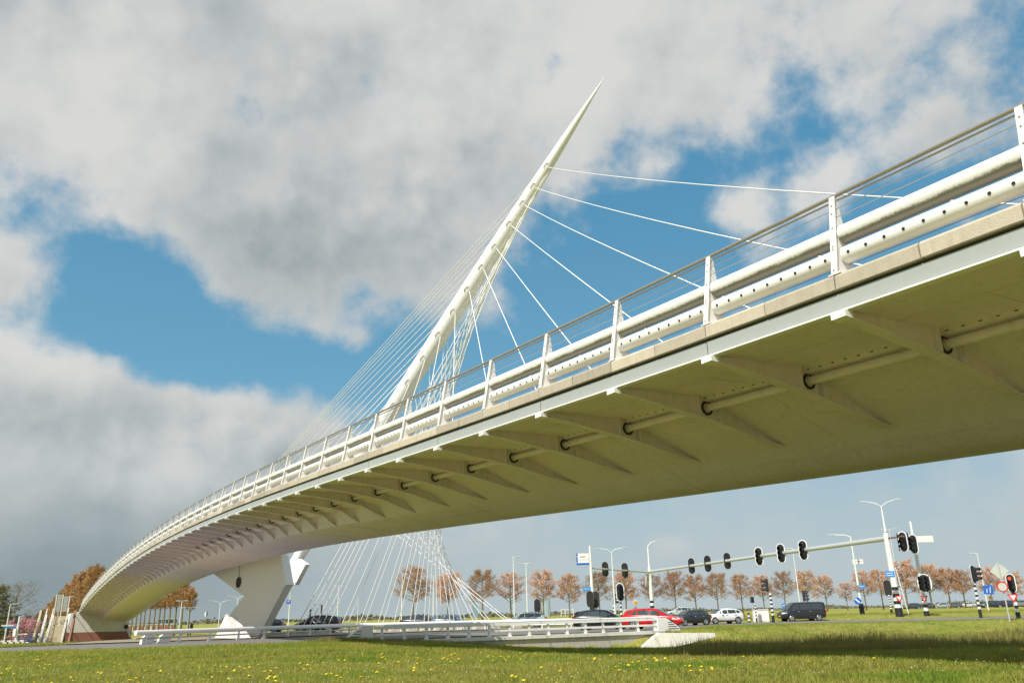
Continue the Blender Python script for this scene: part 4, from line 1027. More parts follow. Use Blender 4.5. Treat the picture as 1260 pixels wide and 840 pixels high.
# ================================================================== CARS
def make_car(label,paint,kind,x,Y,heading,nm='parked_car',plate_front=True,z=None,scale=1,driver=False):
    """local +X is the front"""
    p=atY(x,Y); p.z=(Gr(p.x,p.y)+.035) if z is None else z
    t=thing(nm,label,'van' if kind=='van' else 'car',tuple(p),heading,'cars on the road at the junction',scale)
    pm=mat('car_paint_'+nm+str(int(x)),paint,.22,metal=.15 if sum(paint)<1.5 else 0,spec=.7)
    # stations: x, z0, belt, roof, halfwidth_body, halfwidth_roof
    D={'hatch':(4.2,1.48,[(-2.08,.45,.78,.80,.70,.6),(-2.0,.30,.95,1.0,.80,.62),(-1.72,.24,1.0,1.32,.86,.60),(-1.2,.22,.98,1.44,.88,.62),(-.4,.22,.95,1.48,.88,.63),(.25,.22,.93,1.44,.88,.61),(.62,.22,.92,1.26,.87,.60),(1.12,.22,.90,.95,.87,.66),(1.6,.24,.82,.86,.85,.66),(1.95,.28,.70,.74,.80,.6),(2.1,.40,.58,.62,.68,.55)]),
       'estate':(4.5,1.48,[(-2.25,.45,.85,.88,.72,.6),(-2.18,.30,.98,1.04,.82,.62),(-1.85,.24,1.0,1.36,.87,.60),(-1.1,.22,.98,1.46,.88,.62),(-.2,.22,.95,1.48,.88,.62),(.35,.22,.93,1.43,.88,.61),(.75,.22,.92,1.22,.87,.60),(1.25,.22,.90,.95,.87,.66),(1.75,.24,.82,.86,.85,.66),(2.1,.28,.68,.72,.80,.6),(2.25,.40,.56,.60,.68,.55)]),
       'suv':(4.5,1.66,[(-2.22,.5,.95,.98,.74,.62),(-2.15,.36,1.08,1.15,.84,.66),(-1.85,.3,1.1,1.5,.9,.64),(-1.1,.28,1.08,1.62,.92,.66),(-.2,.28,1.05,1.66,.92,.66),(.4,.28,1.03,1.6,.92,.65),(.85,.28,1.0,1.35,.91,.64),(1.3,.28,1.0,1.07,.9,.7),(1.75,.3,.94,1.0,.88,.7),(2.12,.34,.8,.86,.82,.64),(2.25,.46,.66,.7,.7,.58)]),
       'van':(4.9,1.96,[(-2.45,.45,1.0,1.75,.86,.76),(-2.38,.32,1.1,1.90,.92,.80),(-1.8,.28,1.1,1.95,.95,.82),(-.6,.28,1.1,1.96,.95,.82),(.7,.28,1.1,1.94,.95,.82),(1.05,.28,1.1,1.86,.95,.80),(1.35,.28,1.1,1.6,.95,.79),(1.75,.28,1.08,1.14,.94,.80),(2.1,.3,.98,1.04,.90,.76),(2.35,.34,.82,.88,.86,.7),(2.45,.44,.66,.7,.76,.6)])}
    L_,Hh,ST=D[kind]
    def sec(s):
        xx,z0,be,ro,w,rw=s
        P_=[(w*.86,z0),(w*.97,z0+.10),(w,(z0+be)/2),(w*.985,be-.05),(w*.95,be),(rw+(.0 if ro-be>.15 else .04),max(be+.01,ro-.07)),(rw*.86,ro),(0,ro+.015)]
        full=[(xx,-a,b) for a,b in P_]+[(xx,a,b) for a,b in P_[-2::-1]]
        return full
    mb=MB(); k=15; R=[sec(s) for s in ST]
    for r in R: mb.v+=r
    for i in range(len(R)-1):
        for j in range(k-1): a=i*k+j; mb.f.append((a,a+k,a+k+1,a+1))
        mb.f.append((i*k+k-1,(i+1)*k+k-1,(i+1)*k,i*k))
    mb.f.append(tuple(range(k))); mb.f.append(tuple(range((len(R)-1)*k,len(R)*k))[::-1])
    body=mb.build('body',pm,t,True)
    xsn=[s[0] for s in ST]
    def side(xx,sg,f,out=.012):
        be=np.interp(xx,xsn,[s[2] for s in ST]); ro=np.interp(xx,xsn,[s[3] for s in ST]); w=np.interp(xx,xsn,[s[4] for s in ST])*.95; rw=np.interp(xx,xsn,[s[5] for s in ST])
        zz=be+(ro-.07-be)*f; yy=w+(rw-w)*f; return (xx,sg*(yy+out),zz)
    # side windows
    spans={'hatch':[(-1.62,-1.22),(-1.15,-.25),(-.18,.62)],'estate':[(-1.75,-1.1),(-1.02,-.12),(-.05,.7)],'suv':[(-1.75,-1.2),(-1.12,-.15),(-.08,.8)],'van':[(-2.1,-.85),(-.78,.45),(.52,1.3)]}[kind]
    for sg in (-1,1):
        for a,b in spans:
            mb=MB(); n=4; up=[];lo=[]
            for i in range(n+1):
                xx=a+(b-a)*i/n; f1=.9; 
                lo.append(side(xx,sg,.10)); up.append(side(xx,sg,.90))
            mb.v=lo+up
            for i in range(n):
                q=(i,i+1,n+2+i,n+1+i); mb.f.append(q if sg<0 else q[::-1])
            mb.build('side_window',M['glass'],t)
        # door line, sill
        mb=MB(); mb.box((0,sg*(ST[4][4]-.005),.22),L_*.55,.03,.12); mb.build('sill_trim',M['trimdark'],t)
        for xx in spans[1:]:
            zc=ST[4][2]-.12; w=np.interp(xx[0],xsn,[s[4] for s in ST]); mb=MB(); mb.box((xx[0]+.12,sg*(w+.012),zc),.18,.03,.035); mb.build('door_handle',M['trimdark'] if sum(paint)>1 else M['galv'],t)
        xx=spans[2][1]-.12; q=side(xx,sg,.0); mb=MB(); mb.box((q[0],sg*(abs(q[1])+.10),q[2]-.02),.12,.2,.15,0,.8); mb.build('wing_mirror',pm,t)
    # windscreens
    def cross(xx,f,k_):
        be=np.interp(xx,xsn,[s[2] for s in ST]); ro=np.interp(xx,xsn,[s[3] for s in ST]); return ro
    def screen(i0,i1,name,fx0=.12,fx1=.92):
        a,b=ST[i0],ST[i1]; q=[]
        for s_,f in ((a,fx0),(b,fx1)):
            pass
        A=Vector((a[0],0,a[3]+.02)); B=Vector((b[0],0,b[3]+.02)); ra=a[5]*.86; rb=b[5]*.86
        p0=A.lerp(B,fx0); p1=A.lerp(B,fx1); w0=ra+(rb-ra)*fx0; w1=ra+(rb-ra)*fx1
        d=(B-A).normalized(); nn=Vector((-d.z,0,d.x)); nn=nn if nn.z>0 else -nn; off=nn*.012
        mb=MB(); mb.v=[tuple(p0+off+Vector((0,-w0,0))),tuple(p0+off+Vector((0,w0,0))),tuple(p1+off+Vector((0,w1,0))),tuple(p1+off+Vector((0,-w1,0)))]; mb.f=[(0,1,2,3)]
        return mb.build(name,M['glass'],t)
    # front screen spans between roof start and bonnet base
    fi={'hatch':(7,5),'estate':(7,5),'suv':(7,5),'van':(7,5)}[kind]
    a,b=fi; mid=(a+b)//2
    screen(a,mid,'windscreen',.1,1.0); screen(mid,b,'windscreen',0,.75)
    screen(1,2,'rear_window',.15,.95)
    # lights
    for sg in (-1,1):
        s=ST[-3]; zf=s[2]-.16
        mb=MB(); mb.prism([(s[0]-.15,sg*(s[4]+.006),zf),(s[0]+.33,sg*(s[4]-.05),zf-.04),(s[0]+.43,sg*(s[4]-.24),zf-.02),(s[0]+.35,sg*(s[4]-.26),zf+.1),(s[0]-.1,sg*(s[4]+.004),zf+.13)],(0,sg*.015,.0)); mb.build('headlamp',M['lampglass'],t)
        s=ST[1]; mb=MB(); mb.box((s[0]-.03,sg*(s[4]-.06),s[2]-.32),.14,.18,.34); mb.build('tail_lamp',M['tail'],t)
    # bumpers / grille / plates
    s=ST[-1]; mb=MB(); mb.box((s[0]-.02,0,s[1]-.02),.10,s[4]*1.3,.16); mb.build('lower_grille',M['trimdark'],t)
    mb=MB(); mb.box((s[0]+.035,0,s[1]+.06),.02,.52,.12); mb.build('number_plate',M['plate'],t)
    s=ST[0]; mb=MB(); mb.box((s[0]-.02,0,s[2]-.22),.02,.52,.12); mb.build('number_plate',M['plate'],t)
    # wheels with arches
    wr=.31 if kind!='van' else .33; wx={'hatch':(-1.28,1.32),'estate':(-1.32,1.38),'suv':(-1.32,1.38),'van':(-1.55,1.55)}[kind]
    if kind=='suv': wr=.36
    for xx in wx:
        for sg in (-1,1):
            w=np.interp(xx,xsn,[s_[4] for s_ in ST]); n=18
            mb=MB(); mb.v=[(xx+(wr+.07)*math.cos(2*math.pi*j/n),sg*(w+.004),wr+(wr+.07)*math.sin(2*math.pi*j/n)) for j in range(n)]; mb.f=[tuple(range(n)) if sg<0 else tuple(range(n))[::-1]]; mb.build('wheel_arch',M['trimdark'],t)
            wh=bpy.data.objects.new('wheel',None); COL.objects.link(wh); wh.parent=t; wh.location=(xx,sg*(w-.06),wr)
            mb=MB().tube([(0,-.10,0),(0,-.09,0),(0,.09,0),(0,.10,0)],[wr*.93,wr,wr,wr*.93],20); mb.build('tyre',M['tyre'],wh,True)
            mb=MB(); y=sg*.104
            for j in range(5):
                an=2*math.pi*j/5; d=(math.cos(an),math.sin(an)); nrm=(-d[1],d[0]); r0,r1=.04,wr*.64
                mb.prism([(d[0]*r0+nrm[0]*.035,y,d[1]*r0+nrm[1]*.035),(d[0]*r1+nrm[0]*.05,y,d[1]*r1+nrm[1]*.05),(d[0]*r1-nrm[0]*.05,y,d[1]*r1-nrm[1]*.05),(d[0]*r0-nrm[0]*.035,y,d[1]*r0-nrm[1]*.035)],(0,sg*.012,0))
            n=20
            mb.tube([(wr*.68*math.cos(2*math.pi*j/n),y,wr*.68*math.sin(2*math.pi*j/n)) for j in range(n+1)],.022,5,cap=False)
            mb.tube([(0,y-.01,0),(0,y+sg*.02,0)],.06,8); mb.build('rim',M['rim'],wh)
    return t
rad=math.radians
make_car('white hatchback waiting on the road in front of the plane trees',(.78,.78,.77),'hatch',888,87,rad(197),'white_car')
make_car('dark grey small hatchback between the red car and the white hatchback',(.035,.037,.042),'hatch',848,82,rad(206),'grey_car',scale=.96)
make_car('bright red estate car partly behind the right end of the culvert parapet',(.62,.008,.012),'estate',803,64.5,rad(-22),'red_car')
make_car('dark blue black estate car behind the culvert parapet left of the red car',(.012,.014,.022),'estate',741,67,rad(-14),'dark_car')
make_car('dark grey van standing on the road with its front to the left',(.028,.028,.032),'van',985,93.5,rad(186),'van')
make_car('black off road car behind the guard rail at the foot of the stays',(.012,.015,.016),'suv',391,83.5,rad(180),'black_car')
make_car('black car half hidden behind the right edge of the pier',(.02,.022,.024),'hatch',326,93,rad(184),'black_car')
make_car('dark grey car whose roof shows behind the rail under the first plane tree',(.05,.055,.06),'estate',520,91,rad(-6),'grey_car')
make_car('blue grey car whose roof shows under the second plane tree',(.13,.19,.24),'hatch',556,86,rad(-8),'blue_car')
make_car('silver green car whose roof shows behind the parapet left of the dark signal back',(.35,.42,.40),'estate',645,88,rad(176),'silver_car')
make_car('pale silver car behind the gap between the red and the dark grey cars',(.45,.5,.5),'hatch',836,128,rad(176),'silver_car')
# far parked cars in front of the long pale building
cols=[(.05,.07,.08),(.06,.08,.12),(.35,.38,.4),(.1,.12,.13),(.5,.5,.5),(.09,.1,.12),(.03,.04,.05),(.03,.05,.08),(.2,.22,.24)]
nmz=['dark teal','slate blue','silver','charcoal','light grey','grey','black','navy','steel grey']
for i,x in enumerate((1122,1138,1157,1171,1189,1203,1220,1236,1252)):
    if i<2: scl=1
    make_car('%s car parked far off %s'%(nmz[i],('left of the cream mast','right of the cream mast','first from the left behind the plane trunks','second from the left behind the plane trunks','left of the striped signal pole','right of the striped signal pole','below the blue lane sign','behind the tall grey sign pole','at the right edge behind the give way sign')[i]),cols[i],'hatch',x,205 if i<6 else 172,rad(178+R_.uniform(-9,9)),'far_car',z=-.75)
# ================================================================== TREES
def leaf_tree(name,seed,H,cr,trunk_h,nleaf,lsize,leafm,barkm,shape='plane',limbs=26,twig=True):
    """returns meshes (trunk, crown) with a real branch skeleton and leaf faces on the twigs"""
    rr=random.Random(seed); tr=MB(); tips=[]
    lean=rr.uniform(-.3,.3)
    tr.tube([(0,0,-.2),(lean*.1,0,trunk_h*.5),(lean*.3,0,trunk_h),(lean*.6,0,H*.62),(lean,0,H*.95)],[H*.021,H*.017,H*.014,H*.008,H*.002],7)
    for i in range(limbs):
        f=(i+.5)/limbs; z0=trunk_h*.92+(H*.86-trunk_h)*f; an=i*2.4+rr.uniform(-.5,.5)
        if shape=='plane': ln=cr*(1.0-.25*f)*math.sqrt(max(.05,1-(f*1.02-.30)**2*1.35))*rr.uniform(.75,1.12); rise=rr.uniform(.25,.75)
        elif shape=='poplar': ln=cr*(.55+.6*math.sin(min(1,f*1.1+.12)*math.pi))*rr.uniform(.7,1.1); rise=rr.uniform(.9,1.6)
        else: ln=cr*math.sqrt(max(.05,1-(f-.45)**2*3))*rr.uniform(.7,1.1); rise=rr.uniform(.2,.8)
        d=Vector((math.cos(an),math.sin(an),rise)).normalized()
        p=Vector((lean*f,0,z0)); pts=[p]; q=p
        for s_ in range(4):
            q=q+d*ln/4+Vector((rr.uniform(-1,1),rr.uniform(-1,1),rr.uniform(-.4,.7)))*ln*.06; pts.append(q)
        tr.tube(pts,[H*.007*(1-f*.5),H*.005,H*.0035,H*.002,H*.001],5,cap=False)
        for s_ in range(2,5):
            for k in range(5 if shape!='sparse' else 4):
                b=pts[s_]; d2=(d*.7+Vector((rr.gauss(0,1),rr.gauss(0,1),rr.gauss(.35,.8)))*.75).normalized()
                l2=ln*rr.uniform(.18,.42); e=b+d2*l2; m_=b.lerp(e,.5)+Vector((rr.gauss(0,.04),rr.gauss(0,.04),0))*ln
                tr.tube([b,m_,e],[H*.0022,H*.0014,H*.0006],3,cap=False); tips.append((m_,e))
                for kk in range(2):
                    e2=e+Vector((rr.gauss(0,1),rr.gauss(0,1),rr.gauss(.3,.8))).normalized()*l2*.5
                    tr.tube([e.lerp(m_,.3*kk),e2],[H*.0011,H*.0005],3,cap=False); tips.append((e,e2))
    lf=MB()
    nt_=len(tips)
    dens=[rr.uniform(.2,1.6) for _ in tips]; tot=sum(dens)
    for (a,b),dn in zip(tips,dens):
        for _ in range(int(nleaf*dn/tot+rr.random())):
            c=a.lerp(b,rr.uniform(.1,1.15))+Vector((rr.gauss(0,1),rr.gauss(0,1),rr.gauss(0,1)))*lsize*.9
            u_=Vector((rr.gauss(0,1),rr.gauss(0,1),rr.gauss(0,1))).normalized(); v_=u_.orthogonal().normalized(); s_=lsize*rr.uniform(.5,1.2)
            lf.add([c-u_*s_*.6,c+v_*s_*.32,c+u_*s_*.6,c-v_*s_*.32],[(0,1,2,3)])
    def me(mb,nm,mt,sm_):
        m_=bpy.data.meshes.new(nm); m_.from_pydata(mb.v,[],mb.f); m_.materials.append(mt)
        if sm_: m_.polygons.foreach_set('use_smooth',[True]*len(m_.polygons))
        m_.update(); return m_
    return me(tr,name+'_trunk',barkm,True),me(lf,name+'_crown',leafm,False)
def put_tree(var,p,s,rz,label,group,nm='plane_tree',sz=1.0,cat='tree'):
    t=thing(nm,label,cat,tuple(p),rz,group); t.scale=(s,s,s*sz)
    for n_,me in (('trunk',var[0]),('crown',var[1])):
        o=bpy.data.objects.new(n_,me); COL.objects.link(o); o.parent=t
    return t
PV=[leaf_tree('plane%d'%i,40+i,12,3.6,3.7,5600,.24,M['lf_tan'],M['bark'],'plane',27) for i in range(5)]
PG='row of plane trees in young leaf beyond the road'
PT=[(508,692,1.15,'big open one behind the cables'),(551,698,1,'slimmer one between the thin cables'),(594,695,1.1,'one above the narrow blue grey tower'),(629,698,1,'one behind the dark headed lamp post'),(669,697,1.05,'one in front of the twin blue grey silos'),(701,702,.95,'narrow one between the silos and the left mast'),(738,697,1,'one behind the slim left mast'),(771,698,1,'one behind the yellow diamond sign'),(804,701,1,'one behind the distant gantry mast'),(832,699,1.05,'one above the gap between the red and grey cars'),(857,703,.95,'one above the small dark grey car'),(884,699,1.0,'one above the white hatchback'),(914,702,1,'one left of the small pedestrian signal'),(941,703,.9,'thin one behind the profile signal by the cabinet'),(967,699,1.05,'one above the front of the dark van'),(995,698,1.05,'one behind the rear of the dark van'),(1018,702,.95,'one right of the dark van'),(1043,713,.8,'small olive one left of the bent arm lamp post'),(1066,697,1,'one right of the bent arm lamp post'),(1087,697,1,'one just left of the thick striped mast'),(1117,684,1.2,'tall one between the thick mast and the cream mast'),(1147,688,1.15,'tall one right of the cream mast'),(1170,694,1.05,'one left of the long visored signal'),(1188,696,1.05,'one behind the long visored signal'),(1222,694,1.1,'one behind the blue lane sign'),(1252,700,1.05,'one at the right edge of the row')]
for i,(x,yt,ws,d) in enumerate(PT):
    Y=188+R_.uniform(-4,6) if x<1100 else 178
    p=base(x+(x-559)*.006*0,Y); h=zat(p,x,yt)-p.z
    put_tree(PV[i%5],p,h/12*ws*.5+h/12*.5,R_.uniform(0,6.28),'plane tree with orange tan buds, '+d,PG,sz=h/(12*(h/12*ws*.5+h/12*.5)))
# poplars behind the far end of the bridge
OV=[leaf_tree('poplar%d'%i,80+i,20,3.4,4.5,7000,.34,M['lf_brown'],M['bark'],'poplar',40) for i in range(3)]
OVT=[leaf_tree('tallpoplar%d'%i,90+i,20,2.9,9.5,5200,.34,M['lf_brown'],M['bark'],'poplar',30) for i in range(2)]
OG='long dense row of russet poplars behind the far abutment'
POP=[(44,752,430),(50,746,400),(57,738,370),(64,729,340),(71,721,320),(78,712,300),(86,702,285),(95,694,270),(104,688,258),(113,689,250),(122,695,243),(130,702,238),(139,706,235)]
lbs=['smallest at the far left end of the row','second from the far left end','third from the far left end','above the tall railing panels','just right of the tall railing panels','left of the row peak, above the stairs','second left of the tallest','directly left of the tallest','tallest, crowning the row','directly right of the tallest','right shoulder of the clump','behind the descending deck edge','last before the deck hides the row']
for i,(x,yt,Y) in enumerate(POP):
    p=base(x,Y); h=zat(p,x,yt)-p.z; put_tree(OV[i%3],p,h/20,R_.uniform(0,6.28),'russet poplar, '+lbs[i],OG,'poplar_tree')
ordn=['first from the left','second from the left','third from the left','fourth from the left','fifth from the left','sixth from the left','seventh from the left','sixth from the right','fifth from the right','fourth from the right','third from the right','second from the right','nearest, at the right end']
for i,x in enumerate((157,162,167,172,177,183,189,195,201,208,215,223,232)):
    Y=235-i*4.5; p=base(x,Y); h=zat(p,x,722-i*1.3 if i<12 else 716)-p.z; put_tree(OVT[i%2],p,h/20,R_.uniform(0,6.28),'russet poplar with bare lower trunk seen under the deck, '+ordn[i],'poplars seen under the deck','poplar_tree')
# left edge trees
SV=leaf_tree('bare',11,10,4.2,2.2,1400,.14,M['lf_grey'],M['barkg'],'sparse',34)
p=base(15,210); h=zat(p,15,712)-p.z; put_tree(SV,p,h/10,1,'bare grey rounded tree at the left edge',None,'bare_tree')
GV=leaf_tree('olive',12,10,3.4,1.5,6000,.30,M['lf_olive'],M['bark'],'x',30)
p=base(-14,190); h=zat(p,-14,716)-p.z; put_tree(GV,p,h/10,1,'olive green tree cut by the left edge of the view',None,'green_tree')
KV=leaf_tree('blossom',13,5,2.3,.9,5200,.17,M['lf_pink'],M['barkg'],'x',26)
p=base(29,125); h=zat(p,29,760)-p.z; put_tree(KV,p,h/5,1,'pink blossoming tree beside the pale signal post',None,'blossom_tree')
DV=leaf_tree('shrub',14,5,2.6,.4,6500,.20,M['lf_green'],M['bark'],'x',26)
for x,Y,yt,lb in ((38,150,757,'dark green shrub right behind the pink blossom tree'),(6,135,757,'dark green shrub behind the brick house at the left edge')):
    p=base(x,Y); h=zat(p,x,yt)-p.z; put_tree(DV,p,h/5,R_.random()*6,lb,None,'evergreen_shrub',cat='shrub')
# far hedge line on the horizon
rr=random.Random(5); hb=MB()
for i in range(16000):
    a=rr.uniform(-.72,.70); Yh=rr.uniform(520,900); X=math.tan(a)*Yh; hgt=(1.2+1.5*abs(math.sin(a*23)+.6*math.sin(a*61)))*(.6+.6*rr.random())
    z=-.7+hgt*rr.random()**.8; s_=rr.uniform(.4,1.0)
    u_=Vector((rr.gauss(0,1),rr.gauss(0,1)*.3,rr.gauss(0,1))).normalized(); v_=u_.orthogonal().normalized(); c=Vector((X,Yh,z))
    hb.add([c-u_*s_,c+v_*s_,c+u_*s_,c-v_*s_],[(0,1,2,3)])
o=hb.build('distant_woodland',leafmat('distant_wood_leaves',(.17,.13,.09),(.13,.14,.08),.1)); tag(o,'low hazy line of distant woodland on the horizon','woodland',kind='stuff')
# ================================================================== BUILDINGS
def block(nm,label,cat,x0,x1,ytop,Y,depth,wm,roofm=None,wins=None,rz=None,zbase=None):
    a=atY(x0,Y); b=atY(x1,Y); wd=(b-a).length; c=(a+b)/2; zb_=G(c.x,c.y) if zbase is None else zbase; c.z=zb_
    h=zat(c,(x0+x1)/2,ytop)-zb_; yaw=faceyaw(c) if rz is None else rz
    t=thing(nm,label,cat,tuple(c),yaw)
    mb=MB(); mb.box((0,depth/2,-.3),wd,depth,h+.3); mb.build('wall',wm,t)
    mb=MB(); mb.box((0,depth/2,h+.003),wd+.4,depth+.4,.3); mb.build('roof',roofm or wm,t)
    if wins:
        nx_,nz_,m_=wins
        for i in range(nx_):
            for j in range(nz_):
                mb=MB(); ww=wd/nx_*.62; hh=h/nz_*.5
                mb.box((-wd/2+wd*(i+.5)/nx_,-.04,h*(j+.32)/nz_),ww,.1,hh); mb.build('window',m_,t)
    return t,wd,h
block('office_building','blue glazed office block far behind the poplar trunks','building',194,217,761.5,330,20,M['silo'],M['galv'],(5,2,M['glass']))
block('warehouse','long red and white striped low building behind the poplar trunks','building',150,214,768.5,300,15,M['pale'],M['pale'],(9,1,mat('faded_red_cladding',(.38,.12,.09),.6)))
block('tower_block','narrow slate blue tower behind the third plane tree','building',581,588,739,420,12,M['silo'],M['galv'])
# twin silos
for x,wpx,lb in ((662.5,7.5,'left blue grey silo of the pair behind a plane tree'),(672.5,10,'right paler blue grey silo of the pair behind a plane tree')):
    p=base(x,400); h=zat(p,x,737.5)-p.z; r=sizeof(wpx,p)/2; t=thing('silo',lb,'silo',tuple(p),0,'pair of silos on the horizon')
    MB().tube([(0,0,-.5),(0,0,h)],r,24).build('shell',M['silo'] if x<665 else mat('silo_pale',(.30,.42,.50),.4),t,True); MB().tube([(0,0,h),(0,0,h+.4)],[r*1.02,r*1.02],24).build('rim_cap',M['galv'],t)
    for k in range(6):
        an=-math.pi/2+(-1+2*k/5)*1.2; mb=MB(); mb.box((math.cos(an)*r*1.005,math.sin(an)*r*1.005,0),.25,.25,h); mb.build('seam_rib',M['galv'],t)
block('greenhouse','long low pale building with dark window band far off at right','building',1152,1290,743.3,260,12,M['pale'],M['signw'],(26,1,M['glass']),zbase=-.5)
block('brick_house','low brick house at the left edge behind the direction board','house',-12,10,768,150,9,M['house'],M['roof'],(3,1,M['signw']))
# white frame structure near x=690
p=base(698,300); u=sizeof(1,p); t=thing('steel_frame','small white open steel frame on the field between two plane trees','frame',tuple(p),faceyaw(p))
for k in range(4): mb=MB(); mb.box(((-7.5+5*k)*u,0,0),.3,.3,zat(p,698,749)-p.z); mb.build('frame_post',M['pale'],t)
for zz in (.5,1.0): mb=MB(); mb.box((0,0,(zat(p,698,749)-p.z)*zz-.15),15.3*u,.25,.25); mb.build('frame_beam',M['pale'],t)
# far white van and small blue thing left
make_car('dark blue car parked at the left beside the pink blossom tree',(.02,.05,.12),'hatch',28,121,rad(175),'blue_car')
make_car('white van parked behind the foot of the staircase',(.7,.7,.7),'van',42,135,rad(10),'white_van')
plate(38.5,781,5,4,128,'small bright blue sign left of the staircase','blue',name='blue_sign',cat='road sign')
# small fence posts at left edge
sf=thing('picket_fence','pale low fence panels at the left edge under the signal post','fence',tuple(base(14,104)))
for k in range(12):
    p=base(1+k*2.6,104)-Vector(sf.location); mb=MB(); mb.box(p,.5,.08,1.0+.2*(k%3)); mb.build('fence_board',M['pale'],sf)
# ================================================================== STAIRCASE
sb=base(68,127); sy=faceyaw(sb,-4)
st=thing('staircase','pale stone staircase with white railings climbing to the bridge beside the abutment','staircase',tuple(sb),sy)
topz=zat(sb,70,757)-sb.z
NS=22; run=.30
for k in range(NS):
    mb=MB(); mb.box((0,k*run+run/2,0),1.9,run,(k+1)*topz/NS); mb.build('step',M['stair'],st)
rise=topz/NS
def srail(x0,name):
    mb=MB(); mb.prism([(x0,-.2,-.1),(x0,NS*run+.3,-.1),(x0,NS*run+.3,topz+.25),(x0,0,.35),(x0,-.2,.3)],(.18,0,0)); mb.build('stringer',M['wconc'],st)
    MB().tube([(x0+.09,-.1,1.25),(x0+.09,NS*run,topz+1.15),(x0+.09,NS*run+3,topz+1.15)],.05,6).build('handrail',M['white'],st)
    for k in range(0,9): y=k*NS*run/8; MB().tube([(x0+.09,y,.2+topz*y/(NS*run)),(x0+.09,y,1.2+topz*y/(NS*run)-.04)],.035,5).build('baluster',M['white'],st)
    for f in (.45,.8):
        MB().tube([(x0+.09,-.1,.3+f),(x0+.09,NS*run,topz+.2+f)],.02,4).build('rail_bar',M['white'],st)
for x0 in (-2.0,-1.15,.97): srail(x0,'')
for x0 in (-2.9,1.9): 
    mb=MB(); mb.prism([(x0,-.2,-.1),(x0,NS*run+.3,-.1),(x0,NS*run+.3,topz+.9),(x0,0,.5),(x0,-.2,.3)],(.25,0,0)); mb.build('outer_wall',M['stair'] if x0<0 else M['brick'],st)
pn=base(69,131); 
t=thing('railing_panel_tower','tall pair of pale railing panels standing above the stair landing','railing',tuple(pn),faceyaw(pn,0))
z1=zat(pn,71,752)-pn.z; z2=zat(pn,71,731)-pn.z; u=sizeof(1,pn)
for k,xx in enumerate((-.55,.35)):
    mb=MB(); mb.box((xx,0,0),.12,.12,z2); mb.build('panel_post',M['white'],t)
    mb=MB(); mb.box((xx+.42,.02,z1),.62,.05,z2-z1-.25*k); mb.build('panel_sheet',M['fascia'],t)
mb=MB(); mb.box((1.25,0,0),.12,.12,z2-.3); mb.build('panel_post',M['white'],t)
# ================================================================== GRASS AND FLOWERS
def tuft(name,n,h,w_,spread,mt,seed,bend=.5):
    rr=random.Random(seed); mb=MB()
    for i in range(n):
        a=rr.uniform(0,6.283); r=spread*math.sqrt(rr.random()); x,y=r*math.cos(a),r*math.sin(a); hh=h*rr.uniform(.45,1.1); b=rr.uniform(0,bend)*hh; aa=rr.uniform(0,6.283)
        dx,dy=math.cos(aa),math.sin(aa); wx,wy=-dy*w_/2,dx*w_/2
        mb.add([(x-wx,y-wy,-.02),(x+wx,y+wy,-.02),(x+wx*.7+dx*b*.35,y+wy*.7+dy*b*.35,hh*.6),(x-wx*.7+dx*b*.35,y-wy*.7+dy*b*.35,hh*.6),(x+dx*b,y+dy*b,hh)],[(0,1,2,3),(3,2,4)])
    me=bpy.data.meshes.new(name); me.from_pydata(mb.v,[],mb.f); me.materials.append(mt); o=bpy.data.objects.new(name,me); return o
def scatter(name,label,cat,pts,scl,tufts):
    gc=bpy.data.collections.new(name+'_kinds')
    for o in tufts: gc.objects.link(o)
    me=bpy.data.meshes.new(name); me.vertices.add(len(pts)); me.vertices.foreach_set('co',np.array(pts,dtype=np.float32).ravel())
    at=me.attributes.new('sc','FLOAT','POINT'); at.data.foreach_set('value',np.array(scl,dtype=np.float32)); me.update()
    ob=bpy.data.objects.new(name,me); COL.objects.link(ob)
    ng=bpy.data.node_groups.new(name,'GeometryNodeTree'); ng.interface.new_socket('Geometry',in_out='INPUT',socket_type='NodeSocketGeometry'); ng.interface.new_socket('Geometry',in_out='OUTPUT',socket_type='NodeSocketGeometry')
    n=ng.nodes; gi=n.new('NodeGroupInput'); go=n.new('NodeGroupOutput'); ip=n.new('GeometryNodeInstanceOnPoints'); ci=n.new('GeometryNodeCollectionInfo'); ci.inputs[0].default_value=gc; ci.inputs['Separate Children'].default_value=True; ci.inputs['Reset Children'].default_value=True
    rv=n.new('FunctionNodeRandomValue'); rv.data_type='FLOAT_VECTOR'; rv.inputs[0].default_value=(-.12,-.12,0); rv.inputs[1].default_value=(.12,.12,6.283)
    na=n.new('GeometryNodeInputNamedAttribute'); na.data_type='FLOAT'; na.inputs[0].default_value='sc'
    l=ng.links; l.new(gi.outputs[0],ip.inputs['Points']); l.new(ci.outputs[0],ip.inputs['Instance']); ip.inputs['Pick Instance'].default_value=True
    l.new(rv.outputs[0],ip.inputs['Rotation']); l.new(na.outputs[0],ip.inputs['Scale']); l.new(ip.outputs[0],go.inputs[0])
    md=ob.modifiers.new('scatter','NODES'); md.node_group=ng
    return tag(ob,label,cat,kind='stuff')
rn=np.random.RandomState(3)
RX=[(p[0],p[1]) for p in ROAD]
def ok(x,y):
    if inpoly(x,y,RX): return False
    s_=(Vector((x,y,0))-WA); a=s_.dot(WD); d=s_.dot(WN)
    if -1.5<a<LW+1.5 and -.2<d<2.5: return False
    if LW+1<a<LW+5.5 and -1.2<d<.9 : return True
    return True
